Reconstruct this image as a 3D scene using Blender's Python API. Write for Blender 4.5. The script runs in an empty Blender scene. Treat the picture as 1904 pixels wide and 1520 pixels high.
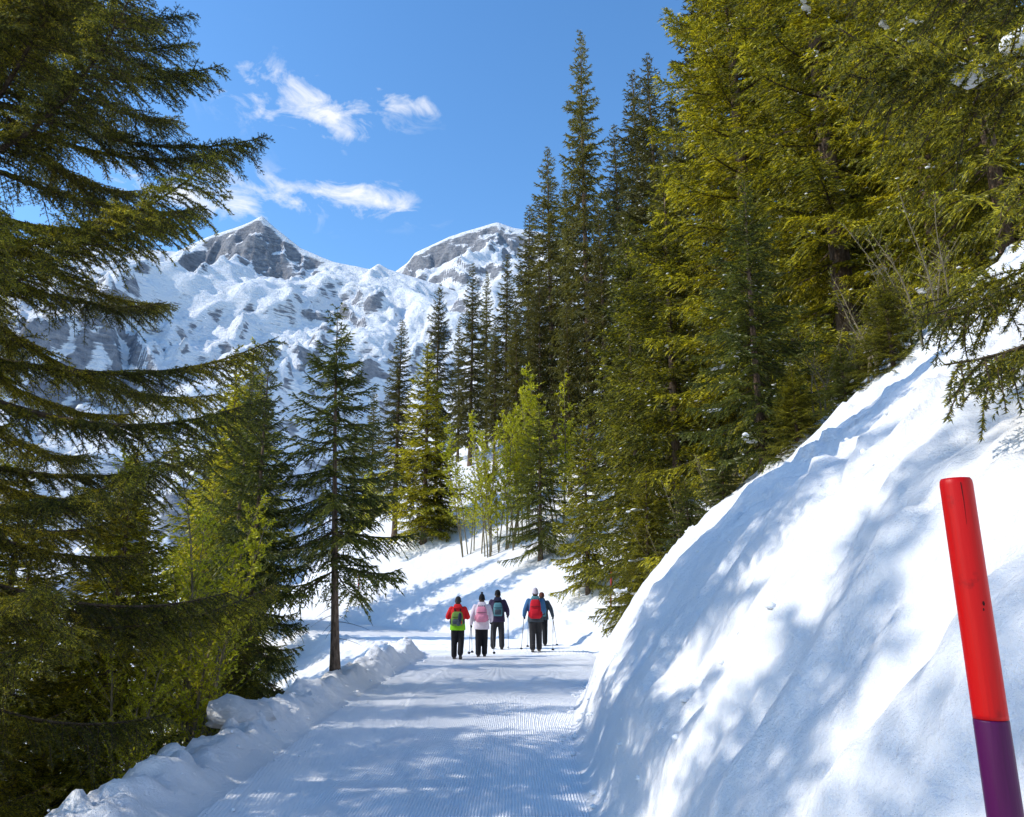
import bpy, bmesh, math, random
import numpy as np
from mathutils import Vector, Matrix

scene = bpy.context.scene
C = scene.collection
R = math.radians

# ------------------------------------------------------------------ camera
EYE = 1.65
FPX, CXP, CYP = 1400.0, 952.0, 760.0          # focal length and centre in photograph pixels (1904 wide)
PITCH = math.atan(350.0 / FPX)
cam_data = bpy.data.cameras.new('camera')
cam_data.sensor_width = 36.0
cam_data.lens = 36.0 * FPX / 1904.0
cam_data.clip_start = 0.05
cam_data.clip_end = 20000.0
cam = bpy.data.objects.new('camera', cam_data)
cam.location = (0, 0, EYE)
cam.rotation_euler = (math.pi / 2 + PITCH, 0, 0)
C.objects.link(cam)
scene.camera = cam

# ------------------------------------------------------------------ sun and sky
SUN_EL = R(37.5)
SUN_DIR = Vector((-1.0, -0.13, 0)).normalized()          # horizontal direction towards the sun
sun_vec = Vector((SUN_DIR.x * math.cos(SUN_EL), SUN_DIR.y * math.cos(SUN_EL), math.sin(SUN_EL)))
sun_data = bpy.data.lights.new('sun', 'SUN')
sun_data.energy = 2.15
sun_data.angle = R(0.53)
sun_data.color = (1.0, 0.93, 0.82)
sun = bpy.data.objects.new('sun', sun_data)
sun.rotation_euler = sun_vec.to_track_quat('Z', 'Y').to_euler()
sun.location = (-20, -5, 30)
C.objects.link(sun)

world = bpy.data.worlds.new('World')
scene.world = world
world.use_nodes = True
wt = world.node_tree
wt.nodes.clear()


def wn(kind, **kw):
    n = wt.nodes.new(kind)
    for k, v in kw.items():
        if k.startswith('i_'):
            key = k[2:]
            n.inputs[int(key) if key.isdigit() else key].default_value = v
        else:
            setattr(n, k, v)
    return n


def wl(a, b):
    wt.links.new(a, b)


def wmath(op, a, b=None, clamp=False):
    n = wn('ShaderNodeMath', operation=op, use_clamp=clamp)
    for i, v in enumerate((a, b)):
        if v is None:
            continue
        if isinstance(v, (int, float)):
            n.inputs[i].default_value = v
        else:
            wl(v, n.inputs[i])
    return n.outputs[0]


sky = wn('ShaderNodeTexSky', sky_type='NISHITA', sun_disc=False)
sky.sun_elevation = SUN_EL
sky.sun_rotation = math.atan2(SUN_DIR.x, SUN_DIR.y)
sky.altitude = 300.0
sky.air_density = 1.0
sky.dust_density = 0.25
sky.ozone_density = 1.6
hs = wn('ShaderNodeHueSaturation')
hs.inputs['Saturation'].default_value = 1.24
wl(sky.outputs[0], hs.inputs['Color'])
# small fair-weather clouds, given by azimuth / elevation, all round the sky
tc = wn('ShaderNodeTexCoord')
sep = wn('ShaderNodeSeparateXYZ')
wl(tc.outputs['Generated'], sep.inputs[0])
az = wmath('ARCTAN2', sep.outputs[0], sep.outputs[1])
el = wmath('ARCSINE', sep.outputs[2])


def pix_dir(px, py):
    u, v = (px - CXP) / FPX, (CYP - py) / FPX
    c, s = math.cos(PITCH), math.sin(PITCH)
    return Vector((u, c - v * s, s + v * c))


noise = wn('ShaderNodeTexNoise')
noise.inputs['Scale'].default_value = 17.0
noise.inputs['Detail'].default_value = 9.0
noise.inputs['Roughness'].default_value = 0.62
noise.inputs['Distortion'].default_value = 0.5
mp = wn('ShaderNodeMapping')
mp.inputs['Scale'].default_value = (1.0, 1.0, 1.9)
wl(tc.outputs['Generated'], mp.inputs[0])
wl(mp.outputs[0], noise.inputs['Vector'])
clouds = []                                     # azimuth, elevation, half width, half height, tilt
for px, py, hw, hh, tilt in ((570, 195, 120, 42, -0.08), (738, 189, 60, 17, -0.12), (468, 364, 95, 36, 0.0), (664, 368, 95, 27, -0.03), (330, 350, 80, 40, 0.1)):
    d = pix_dir(px, py).normalized()
    clouds.append((math.atan2(d.x, d.y), math.asin(d.z), hw / FPX, hh / FPX, tilt))
rc = random.Random(5)
for k in range(12):
    clouds.append((0.9 + k * 0.4 + rc.uniform(-.1, .1), rc.uniform(0.3, 0.75), rc.uniform(.05, .11), rc.uniform(.015, .035), rc.uniform(-.3, .1)))
total = None
for a0, e0, ra, re, tilt in clouds:
    da = wmath('SUBTRACT', az, a0 if a0 < math.pi else a0 - 2 * math.pi)
    da = wmath('MULTIPLY', da, math.cos(e0))
    de = wmath('SUBTRACT', el, e0)
    de = wmath('SUBTRACT', de, wmath('MULTIPLY', da, tilt))
    q = wmath('ADD', wmath('POWER', wmath('DIVIDE', da, ra), 2.0), wmath('POWER', wmath('DIVIDE', de, re), 2.0))
    m = wmath('POWER', 2.718, wmath('MULTIPLY', q, -0.8))
    total = m if total is None else wmath('MAXIMUM', total, m)
dens = wmath('ADD', wmath('MULTIPLY', total, 0.62), wmath('MULTIPLY', wmath('SUBTRACT', noise.outputs['Fac'], 0.5), 2.3))
dens = wmath('MULTIPLY', wmath('SUBTRACT', dens, 0.26), 1.8, clamp=True)
dens = wmath('MULTIPLY', dens, wmath('MULTIPLY', total, 2.2, clamp=True))
dens = wmath('MULTIPLY', dens, 0.88, clamp=True)
mixc = wn('ShaderNodeMix', data_type='RGBA')
wl(dens, mixc.inputs['Factor'])
wl(hs.outputs[0], mixc.inputs[6])
mixc.inputs[7].default_value = (3.9, 3.95, 4.05, 1)
bg = wn('ShaderNodeBackground')
bg.inputs['Strength'].default_value = 0.15
wl(mixc.outputs[2], bg.inputs['Color'])
wo = wn('ShaderNodeOutputWorld')
wl(bg.outputs[0], wo.inputs[0])

vs = scene.view_settings
vs.view_transform = 'Standard'
vs.look = 'None'
vs.gamma = 1.0
vs.use_curve_mapping = False
vs.exposure = 0.90
scene.cycles.use_denoising = True
scene.cycles.max_bounces = 7
scene.cycles.diffuse_bounces = 3
scene.cycles.transmission_bounces = 3
scene.cycles.transparent_max_bounces = 4
scene.cycles.caustics_reflective = False
scene.cycles.caustics_refractive = False

# ------------------------------------------------------------------ numeric helpers
_perm = np.random.RandomState(7).permutation(4096)
_ga = np.random.RandomState(8).rand(4096) * 2 * np.pi
_gx, _gy = np.cos(_ga), np.sin(_ga)


def pnoise(x, y, seed=0):
    x = np.asarray(x, float); y = np.asarray(y, float)
    xi = np.floor(x).astype(np.int64); yi = np.floor(y).astype(np.int64)
    xf = x - xi; yf = y - yi

    def g(i, j, dx, dy):
        h = _perm[(_perm[(i + seed * 131) & 4095] + j) & 4095]
        return _gx[h] * dx + _gy[h] * dy
    u = xf * xf * xf * (xf * (xf * 6 - 15) + 10)
    v = yf * yf * yf * (yf * (yf * 6 - 15) + 10)
    a = g(xi, yi, xf, yf) * (1 - u) + g(xi + 1, yi, xf - 1, yf) * u
    b = g(xi, yi + 1, xf, yf - 1) * (1 - u) + g(xi + 1, yi + 1, xf - 1, yf - 1) * u
    return (a * (1 - v) + b * v) * 1.5


def fbm(x, y, octaves=5, seed=0, gain=0.5, lac=2.03):
    out = 0; amp = 1.0; f = 1.0
    for o in range(octaves):
        out = out + amp * pnoise(x * f + 17.3 * o, y * f - 9.1 * o, seed + o)
        amp *= gain; f *= lac
    return out


def ridged(x, y, octaves=6, seed=0, gain=0.5, lac=2.05):
    out = 0; amp = 1.0; f = 1.0; prev = 1.0
    for o in range(octaves):
        n = 1 - np.abs(pnoise(x * f + 31.7 * o, y * f + 5.3 * o, seed + o))
        n = n * n
        out = out + amp * n * prev
        prev = n
        amp *= gain; f *= lac
    return out


def sstep(a, b, x):
    t = np.clip((np.asarray(x, float) - a) / (b - a), 0, 1)
    return t * t * (3 - 2 * t)


# ------------------------------------------------------------------ mesh helpers
def mesh_np(name, verts, faces, mat_index=None, mats=(), smooth=False):
    """verts (n,3), faces (m,k) arrays of one size k"""
    verts = np.ascontiguousarray(verts, np.float32); faces = np.ascontiguousarray(faces, np.int32)
    me = bpy.data.meshes.new(name)
    me.vertices.add(len(verts)); me.vertices.foreach_set('co', verts.ravel())
    k = faces.shape[1]
    me.loops.add(faces.size); me.loops.foreach_set('vertex_index', faces.ravel())
    me.polygons.add(len(faces))
    me.polygons.foreach_set('loop_start', np.arange(0, faces.size, k, dtype=np.int32))
    me.polygons.foreach_set('loop_total', np.full(len(faces), k, np.int32))
    for m in mats:
        me.materials.append(m)
    if mat_index is not None:
        me.polygons.foreach_set('material_index', np.ascontiguousarray(mat_index, np.int32))
    me.polygons.foreach_set('use_smooth', np.full(len(faces), smooth, bool))
    me.update(calc_edges=True)
    return me


def add_obj(name, me, parent=None, loc=None, rot=None, scale=None):
    o = bpy.data.objects.new(name, me)
    C.objects.link(o)
    if parent is not None:
        o.parent = parent
    if loc is not None:
        o.location = loc
    if rot is not None:
        o.rotation_euler = rot
    if scale is not None:
        o.scale = (scale,) * 3 if isinstance(scale, (int, float)) else scale
    return o


def tag(o, label=None, cat=None, group=None, kind=None):
    for k, v in (('label', label), ('category', cat), ('group', group), ('kind', kind)):
        if v is not None:
            o[k] = v
    return o


def thing(name, loc, label, cat, group=None, rot=(0, 0, 0), scale=1.0):
    o = add_obj(name, None, None, loc, rot, scale)
    o.empty_display_size = 0.2
    return tag(o, label, cat, group)


def as_tris(q):
    t = np.vstack([q[:, [0, 1, 2]], q[:, [0, 2, 3]]])
    return t[(t[:, 0] != t[:, 2]) & (t[:, 1] != t[:, 2])]


def grid_faces(nr, nc):
    i = np.arange(nr - 1)[:, None] * nc + np.arange(nc - 1)[None, :]
    return np.stack([i, i + 1, i + 1 + nc, i + nc], -1).reshape(-1, 4)


def tube(points, radii, sides=6, cap=True):
    """tapered tube along points -> verts, quads"""
    P = np.asarray(points, float); n = len(P)
    T = np.gradient(P, axis=0); T /= np.linalg.norm(T, axis=1)[:, None] + 1e-9
    ref = np.array([0, 0, 1.0]) if abs(T[0, 2]) < 0.9 else np.array([1.0, 0, 0])
    A = np.cross(T, ref); A /= np.linalg.norm(A, axis=1)[:, None] + 1e-9
    B = np.cross(T, A)
    th = np.arange(sides) * 2 * np.pi / sides
    V = P[:, None, :] + np.asarray(radii, float)[:, None, None] * (np.cos(th)[None, :, None] * A[:, None, :] + np.sin(th)[None, :, None] * B[:, None, :])
    V = V.reshape(-1, 3)
    F = []
    for i in range(n - 1):
        for j in range(sides):
            k = (j + 1) % sides
            F.append((i * sides + j, i * sides + k, (i + 1) * sides + k, (i + 1) * sides + j))
    if cap:
        V = np.vstack([V, P[0], P[-1]])
        a, b = len(V) - 2, len(V) - 1
        for j in range(sides):
            k = (j + 1) % sides
            F.append((k, j, a, a)); F.append(((n - 1) * sides + j, (n - 1) * sides + k, b, b))
    return V, np.array(F, int)


# ------------------------------------------------------------------ node material helper
class Mat:
    def __init__(self, name):
        self.m = bpy.data.materials.new(name); self.m.use_nodes = True
        self.t = self.m.node_tree; self.t.nodes.clear()
        self.out = self.t.nodes.new('ShaderNodeOutputMaterial')

    def n(self, kind, **kw):
        nd = self.t.nodes.new(kind)
        for k, v in kw.items():
            setattr(nd, k, v)
        return nd

    def set(self, nd, **kw):
        for k, v in kw.items():
            key = k.replace('_', ' ')
            if hasattr(v, 'is_output'):
                self.t.links.new(v, nd.inputs[key])
            else:
                nd.inputs[key].default_value = v
        return nd

    def link(self, a, b):
        self.t.links.new(a, b)

    def noise(self, scale, detail=4.0, rough=0.5, vec=None, dist=0.0):
        nd = self.n('ShaderNodeTexNoise')
        nd.inputs['Scale'].default_value = scale; nd.inputs['Detail'].default_value = detail
        nd.inputs['Roughness'].default_value = rough; nd.inputs['Distortion'].default_value = dist
        if vec is not None:
            self.link(vec, nd.inputs['Vector'])
        return nd.outputs['Fac']

    def ramp(self, fac, stops, interp='LINEAR'):
        nd = self.n('ShaderNodeValToRGB'); cr = nd.color_ramp; cr.interpolation = interp
        while len(cr.elements) < len(stops):
            cr.elements.new(0.5)
        for e, (p, c) in zip(cr.elements, stops):
            e.position = p; e.color = c if len(c) == 4 else (*c, 1)
        self.link(fac, nd.inputs[0])
        return nd.outputs[0]

    def math(self, op, a, b=None, clamp=False):
        nd = self.n('ShaderNodeMath', operation=op, use_clamp=clamp)
        for i, v in enumerate((a, b)):
            if v is None:
                continue
            if isinstance(v, (int, float)):
                nd.inputs[i].default_value = v
            else:
                self.link(v, nd.inputs[i])
        return nd.outputs[0]

    def mix(self, fac, a, b):
        nd = self.n('ShaderNodeMix', data_type='RGBA')
        for key, v in (('Factor', fac), (6, a), (7, b)):
            if isinstance(v, (int, float)):
                nd.inputs[key].default_value = v
            elif isinstance(v, tuple):
                nd.inputs[key].default_value = v if len(v) == 4 else (*v, 1)
            else:
                self.link(v, nd.inputs[key])
        return nd.outputs[2]

    def coord(self, which='Object'):
        return self.n('ShaderNodeTexCoord').outputs[which]

    def bump(self, height, strength=0.3, distance=0.02):
        nd = self.n('ShaderNodeBump')
        nd.inputs['Strength'].default_value = strength; nd.inputs['Distance'].default_value = distance
        self.link(height, nd.inputs['Height'])
        return nd.outputs[0]

    def principled(self, color, rough=0.8, normal=None, **kw):
        p = self.n('ShaderNodeBsdfPrincipled')
        if isinstance(color, tuple):
            p.inputs['Base Color'].default_value = (*color, 1)
        else:
            self.link(color, p.inputs['Base Color'])
        if isinstance(rough, (int, float)):
            p.inputs['Roughness'].default_value = rough
        else:
            self.link(rough, p.inputs['Roughness'])
        if normal is not None:
            self.link(normal, p.inputs['Normal'])
        for k, v in kw.items():
            p.inputs[k.replace('_', ' ')].default_value = v
        self.link(p.outputs[0], self.out.inputs[0])
        return self.m
# ------------------------------------------------------------------ materials of the setting
def snow_material(name, fine=1.0, corduroy=False):
    M = Mat(name)
    co = M.coord('Object')
    n2 = M.math('ADD', M.noise(38, 4, 0.75, co), M.math('MULTIPLY', M.noise(7, 3, 0.6, co), 1.4))
    nor = M.bump(n2, 0.75 * fine, 0.035)
    n1 = M.noise(1.7, 2, 0.6, co)
    col = M.ramp(n1, [(0.3, (0.83, 0.85, 0.88)), (0.7, (0.90, 0.905, 0.915))])
    p = M.n('ShaderNodeBsdfPrincipled')
    M.link(col, p.inputs['Base Color']); M.link(nor, p.inputs['Normal'])
    p.inputs['Roughness'].default_value = 0.6
    p.inputs['Specular IOR Level'].default_value = 0.18
    M.link(p.outputs[0], M.out.inputs[0])
    return M.m


snow_mat = snow_material('snow')
groomed_mat = snow_material('groomed_snow', 0.45)
clump_mat = snow_material('snow_clump', 0.5)

# ------------------------------------------------------------------ terrain
RIGHT_EDGE = np.array([(0.35, -30), (0.42, 0), (0.55, 5.6), (0.72, 10), (1.0, 13), (1.75, 17), (2.55, 21), (2.75, 25), (1.9, 29), (-1.5, 34), (-7, 40), (-15, 47), (-27, 55), (-50, 68), (-120, 100)], float)
LEFT_EDGE = np.array([(-2.3, -30), (-2.35, 0), (-2.4, 5.6), (-2.62, 13), (-2.45, 19), (-2.35, 22.5), (-3.1, 26), (-6.2, 31.5), (-12, 38), (-20, 44.5), (-33, 53), (-55, 65), (-125, 95)], float)


def smooth_poly(P, n=400):
    s = np.concatenate([[0], np.cumsum(np.linalg.norm(np.diff(P, axis=0), axis=1))])
    t = np.linspace(0, s[-1], n)
    # denser in the near part
    t = s[-1] * np.linspace(0, 1, n) ** 1.3
    Q = np.stack([np.interp(t, s, P[:, 0]), np.interp(t, s, P[:, 1])], 1)
    for _ in range(6):
        Q[1:-1] = 0.25 * Q[:-2] + 0.5 * Q[1:-1] + 0.25 * Q[2:]
    return Q


RE, LE = smooth_poly(RIGHT_EDGE), smooth_poly(LEFT_EDGE)


def signed_dist(x, y, P):
    """distance to the polyline, positive to the right of its direction"""
    x = np.asarray(x, float).ravel(); y = np.asarray(y, float).ravel()
    out = np.empty(len(x))
    a, b = P[:-1], P[1:]
    d = b - a; dd = (d ** 2).sum(1)
    for i in range(0, len(x), 4000):
        px = x[i:i + 4000, None] - a[None, :, 0]; py = y[i:i + 4000, None] - a[None, :, 1]
        t = np.clip((px * d[:, 0] + py * d[:, 1]) / dd, 0, 1)
        ex = px - t * d[:, 0]; ey = py - t * d[:, 1]
        q = ex * ex + ey * ey
        k = q.argmin(1); r = np.arange(len(k))
        cr = px[r, k] * d[k, 1] - py[r, k] * d[k, 0]
        out[i:i + 4000] = np.sqrt(q[r, k]) * np.sign(cr)
    return out


def path_z(x, y):
    return 0.55 * sstep(27, 50, y) * sstep(4, -12, x) + 2.4 * sstep(-12, -60, x)


def base_height(x, y):
    """smooth shape of the hillside with its cut path"""
    shp = np.shape(x)
    x = np.asarray(x, float).ravel(); y = np.asarray(y, float).ravel()
    dr = signed_dist(x, y, RE)
    dl = -signed_dist(x, y, LE)
    pz = path_z(x, y)
    near = 1 - sstep(13.0, 24.0, y)
    k = 0.60 + 0.21 * near
    r = np.maximum(dr, 0)
    step = 0.16 * sstep(0, 0.42, r) + near * (0.30 * sstep(0, 0.5, r) + 0.62 * sstep(0.1, 1.7, r))     # cut edge of the snow bank
    rise = k * np.maximum(r - 0.12, 0)
    far = np.maximum(r - 13, 0)
    rise = rise - (0.25 * near) * far * sstep(0, 8, far) - 0.25 * np.maximum(r - 60, 0) * sstep(0, 60, r - 60)
    right = step + rise
    spur = 17 + 1.5 * (x + 4.3)                                       # the hillside is a spur that runs out to the valley
    spur = np.maximum(spur, 2.2 + 0.12 * (x + 12)) + 3.0 * (1 - sstep(-60, -12, x)) - 0.10 * np.maximum(-x - 25, 0)
    m = 2.5
    hsm = np.clip(0.5 + 0.5 * (right - spur) / m, 0, 1)
    smin = right * (1 - hsm) + spur * hsm - m * hsm * (1 - hsm)
    right = np.where(y > 30, right + (np.minimum(smin, right) - right) * sstep(30, 40, y), right)
    l = np.maximum(dl, 0)
    berm_h = (0.30 + 0.14 * sstep(9, 15, y)) * (1 - 0.75 * sstep(23.5, 27, y)) * (0.85 + 0.3 * pnoise(y * 0.35, x * 0 + 3.3))
    berm = berm_h * (sstep(0, 0.5, l) - sstep(0.62, 1.35, l))
    fall = -(0.56 + 0.12 * near) * np.maximum(l - 0.75, 0)
    fall = np.maximum(fall, -9 - 0.16 * l)
    z = pz + np.where(dr > 0, right, 0) + np.where(dl > 0, berm + fall, 0)
    return z.reshape(shp), dr.reshape(shp), dl.reshape(shp)


def terrain_height(x, y, full=False):
    z, dr, dl = base_height(x, y)
    x = np.asarray(x, float); y = np.asarray(y, float)
    w = sstep(0.05, 0.7, dr)
    # big undulations and slides on the bank, drawn out down the slope
    z = z + w * (0.20 * fbm(x * 0.16, y * 0.42, 3, 3) * sstep(0.3, 2.5, dr) + (1 - 0.75 * sstep(20, 28, y)) * (0.12 * fbm(x * 0.5, y * 1.1 + 0.25 * x, 3, 11) + 0.06 * fbm(x * 1.1 + 4, y * 3.4 + x * 0.6, 4, 21)))
    lump = np.maximum(0, fbm(x * 1.5, y * 1.5, 3, 41)) ** 1.0
    z = z + 0.10 * lump * sstep(0.05, 0.5, dr) * (1 - sstep(0.8, 2.2, dr))
    # rolled ledges running across the bank
    led = fbm(x * 0.35 + 2, y * 0.30, 3, 77) * 3.2
    fr = led - np.floor(led)
    z = z + 0.15 * w * sstep(0.6, 2, dr) * (1 - 0.85 * sstep(18, 26, y)) * (sstep(0.0, 0.10, fr) * (1 - fr)) * sstep(-0.3, 0.3, fbm(x * 0.5 + 8, y * 0.5, 2, 78))
    z = z + w * (1 - sstep(14, 20, y)) * (0.022 * fbm(x * 3.2, y * 6.5 + x * 0.8, 3, 23) + 0.010 * fbm(x * 8, y * 8, 2, 24))
    # berm thrown up by the plough
    wl_ = sstep(0.08, 0.5, dl)
    edge = 1 - sstep(0.9, 2.4, dl)
    qx = x + 0.25 * fbm(x * 1.3, y * 1.3, 2, 54); qy = y + 0.35 * fbm(x * 1.1, y * 1.1, 2, 55)
    cell = np.abs(pnoise(qx * 1.6, qy * 1.25, 51)) * 1.6 + 0.5 * pnoise(qx * 0.8, qy * 0.5, 56)
    cell2 = np.abs(pnoise(qx * 4.1, qy * 3.7, 52)) * 1.6
    z = z + wl_ * (edge * (0.13 * np.maximum(cell, 0) ** 0.9 + 0.07 * np.maximum(cell2, 0) + 0.04 * fbm(x * 7, y * 7, 3, 53) - 0.1) + (1 - edge) * (0.25 * fbm(x * 0.3, y * 0.3, 4, 61) + 0.05 * fbm(x * 1.6, y * 1.6, 3, 62)))
    inside = (1 - sstep(-0.3, 0.1, dr)) * (1 - sstep(-0.3, 0.1, dl))
    z = z + inside * (0.018 * fbm(x * 0.8, y * 0.8, 3, 71))
    # ski and foot marks at the side of the path beyond the walkers
    z = z + 0.05 * sstep(19, 24, y) * np.sin(dr * 9 + 1.5 * fbm(x * 0.6, y * 0.6, 2, 81)) * sstep(-0.6, 0.0, dr) * (1 - sstep(1.6, 3.2, dr))
    return (z, dr, dl) if full else z


def ground(x, y):
    return float(terrain_height(np.array([x], float), np.array([y], float))[0])


def smooth_ground(x, y):
    return float(base_height(np.array([x], float), np.array([y], float))[0][0])


def axis_steps(segments):
    out = [segments[0][0]]
    for a, b, s0, s1 in segments:
        v = a
        while v < b - 1e-6:
            t = (v - a) / (b - a)
            v += s0 + (s1 - s0) * t
            out.append(min(v, b))
    return np.unique(np.round(out, 4))


gx = axis_steps([(-900, -60, 60, 6), (-60, -12, 3.0, 0.5), (-12, -4.5, 0.4, 0.06), (-4.5, 4.0, 0.05, 0.05), (4.0, 9, 0.06, 0.12), (9, 30, 0.3, 1.2), (30, 140, 2, 12), (140, 900, 30, 90)])
gy = axis_steps([(-60, -4, 4, 0.6), (-4, 1.5, 0.4, 0.06), (1.5, 11, 0.045, 0.055), (11, 30, 0.07, 0.14), (30, 60, 0.2, 0.6), (60, 200, 1.2, 8), (200, 1600, 20, 150)])
GX, GY = np.meshgrid(gx, gy)
GZ, gdr, gdl = terrain_height(GX, GY, True)
# the groomed path is its own sheet; keep the ground just beneath it
GZ = GZ - 0.05 * ((gdr < -0.06) & (gdl < -0.06) & (GY > 1.0) & (GY < 33))
tv = np.stack([GX, GY, GZ], -1).reshape(-1, 3)
terrain = add_obj('snow_ground', mesh_np('snow_ground', tv, grid_faces(len(gy), len(gx)), None, [snow_mat], True))
tag(terrain, kind='structure')

# groomed path with real corduroy ridges, from one edge to the other
rows = axis_steps([(1.0, 12, 0.10, 0.13), (12, 33, 0.14, 0.3)])
NCOL = 460
pitch = 0.0265
m1 = RE[:, 1] < 36; m2 = LE[:, 1] < 36                               # edges as functions of y in this part
xr_ = np.interp(rows, RE[m1, 1], RE[m1, 0]) + 0.02; xl_ = np.interp(rows, LE[m2, 1], LE[m2, 0]) - 0.02
u_ = np.linspace(0, 1, NCOL)
PX = xl_[:, None] + (xr_ - xl_)[:, None] * u_[None, :]
PY = np.repeat(rows[:, None], NCOL, 1)
ph = (PX + 0.04 * np.sin(PY * 0.23)) / pitch
# a second pass of the groomer laid at an angle over the side by the berm
side = sstep(0.0, 0.25, (xl_[:, None] + 1.05 + 0.12 * np.sin(PY * 0.7)) - PX)
ph2 = (PX * 0.9 + PY * 0.42) / (pitch * 1.25)
wear = 0.55 + 0.45 * np.clip(1.2 + 1.6 * fbm(PX * 0.9, PY * 0.55, 3, 91), 0, 1) - 0.25 * sstep(9, 20, PY)
rid = (np.abs((ph % 1) - 0.5) * 2) * (1 - side) + (np.abs((ph2 % 1) - 0.5) * 2) * side * 0.8
PZ = terrain_height(PX, PY) + 0.019 * wear * (rid - 0.5) + 0.006 * fbm(PX * 9, PY * 9, 2, 95) + 0.004
PZ[:, 0] -= 0.06; PZ[:, -1] -= 0.06
PV = np.stack([PX, PY, PZ], -1).reshape(-1, 3)
groomed = add_obj('groomed_path', mesh_np('groomed_path', PV, grid_faces(len(rows), NCOL), None, [groomed_mat], False))
tag(groomed, kind='structure')


def on_ground(px, py, tmax=160, t0=3.0):
    """where the sight line through a photograph pixel meets the ground"""
    d = pix_dir(px, py)
    t = np.arange(t0, tmax, 0.05)
    X, Y, Z = d.x * t, d.y * t, EYE + d.z * t
    H, _, _ = base_height(X, Y)
    hit = np.nonzero(Z < H)[0]
    k = hit[0] if len(hit) else len(t) - 1
    return float(X[k]), float(Y[k]), float(H[k])


def at_depth(px, py, Y):
    d = pix_dir(px, py)
    t = Y / d.y
    return Vector((d.x * t, Y, EYE + d.z * t))


# ------------------------------------------------------------------ mountains
def rock_snow_material():
    M = Mat('mountain_rock_and_snow')
    geo = M.n('ShaderNodeNewGeometry')
    sepn = M.n('ShaderNodeSeparateXYZ'); M.link(geo.outputs['Normal'], sepn.inputs[0])
    pos = geo.outputs['Position']
    nA = M.noise(0.012, 6, 0.65, pos)
    nB = M.noise(0.05, 4, 0.7, pos)
    mp_ = M.n('ShaderNodeMapping'); mp_.inputs['Scale'].default_value = (0.014, 0.02, 0.11); mp_.inputs['Rotation'].default_value = (0.25, 0.55, 0.0)
    M.link(pos, mp_.inputs[0])
    strata = M.noise(1.0, 5, 0.65, mp_.outputs[0])
    # snow lies where the slope is gentle, broken up by ledges
    s = M.math('ADD', sepn.outputs[2], M.math('MULTIPLY', M.math('SUBTRACT', nA, 0.5), 0.35))
    s = M.math('ADD', s, M.math('MULTIPLY', M.math('SUBTRACT', strata, 0.5), 0.5))
    at = M.n('ShaderNodeAttribute'); at.attribute_name = 'rock'
    s = M.math('ADD', s, M.math('MULTIPLY', M.math('SUBTRACT', 0.50, at.outputs['Fac']), 0.32))
    snow = M.ramp(s, [(0.52, (0, 0, 0)), (0.59, (1, 1, 1))])
    rock = M.ramp(M.math('ADD', M.math('MULTIPLY', nB, 0.6), M.math('MULTIPLY', strata, 0.4)), [(0.32, (0.12, 0.13, 0.155)), (0.52, (0.27, 0.28, 0.31)), (0.7, (0.46, 0.45, 0.45))])
    col = M.mix(snow, rock, (0.86, 0.87, 0.89))
    h = M.math('ADD', M.math('MULTIPLY', nB, 0.7), M.math('MULTIPLY', strata, 0.6))
    nor = M.bump(h, 0.8, 30.0)
    return M.principled(col, 0.8, nor, Specular_IOR_Level=0.1)


mountain_mat = rock_snow_material()


def skyline(points, Y):
    pts = [at_depth(px, py, Y) for px, py in points]
    return np.array([p.x for p in pts]), np.array([p.z for p in pts])


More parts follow.
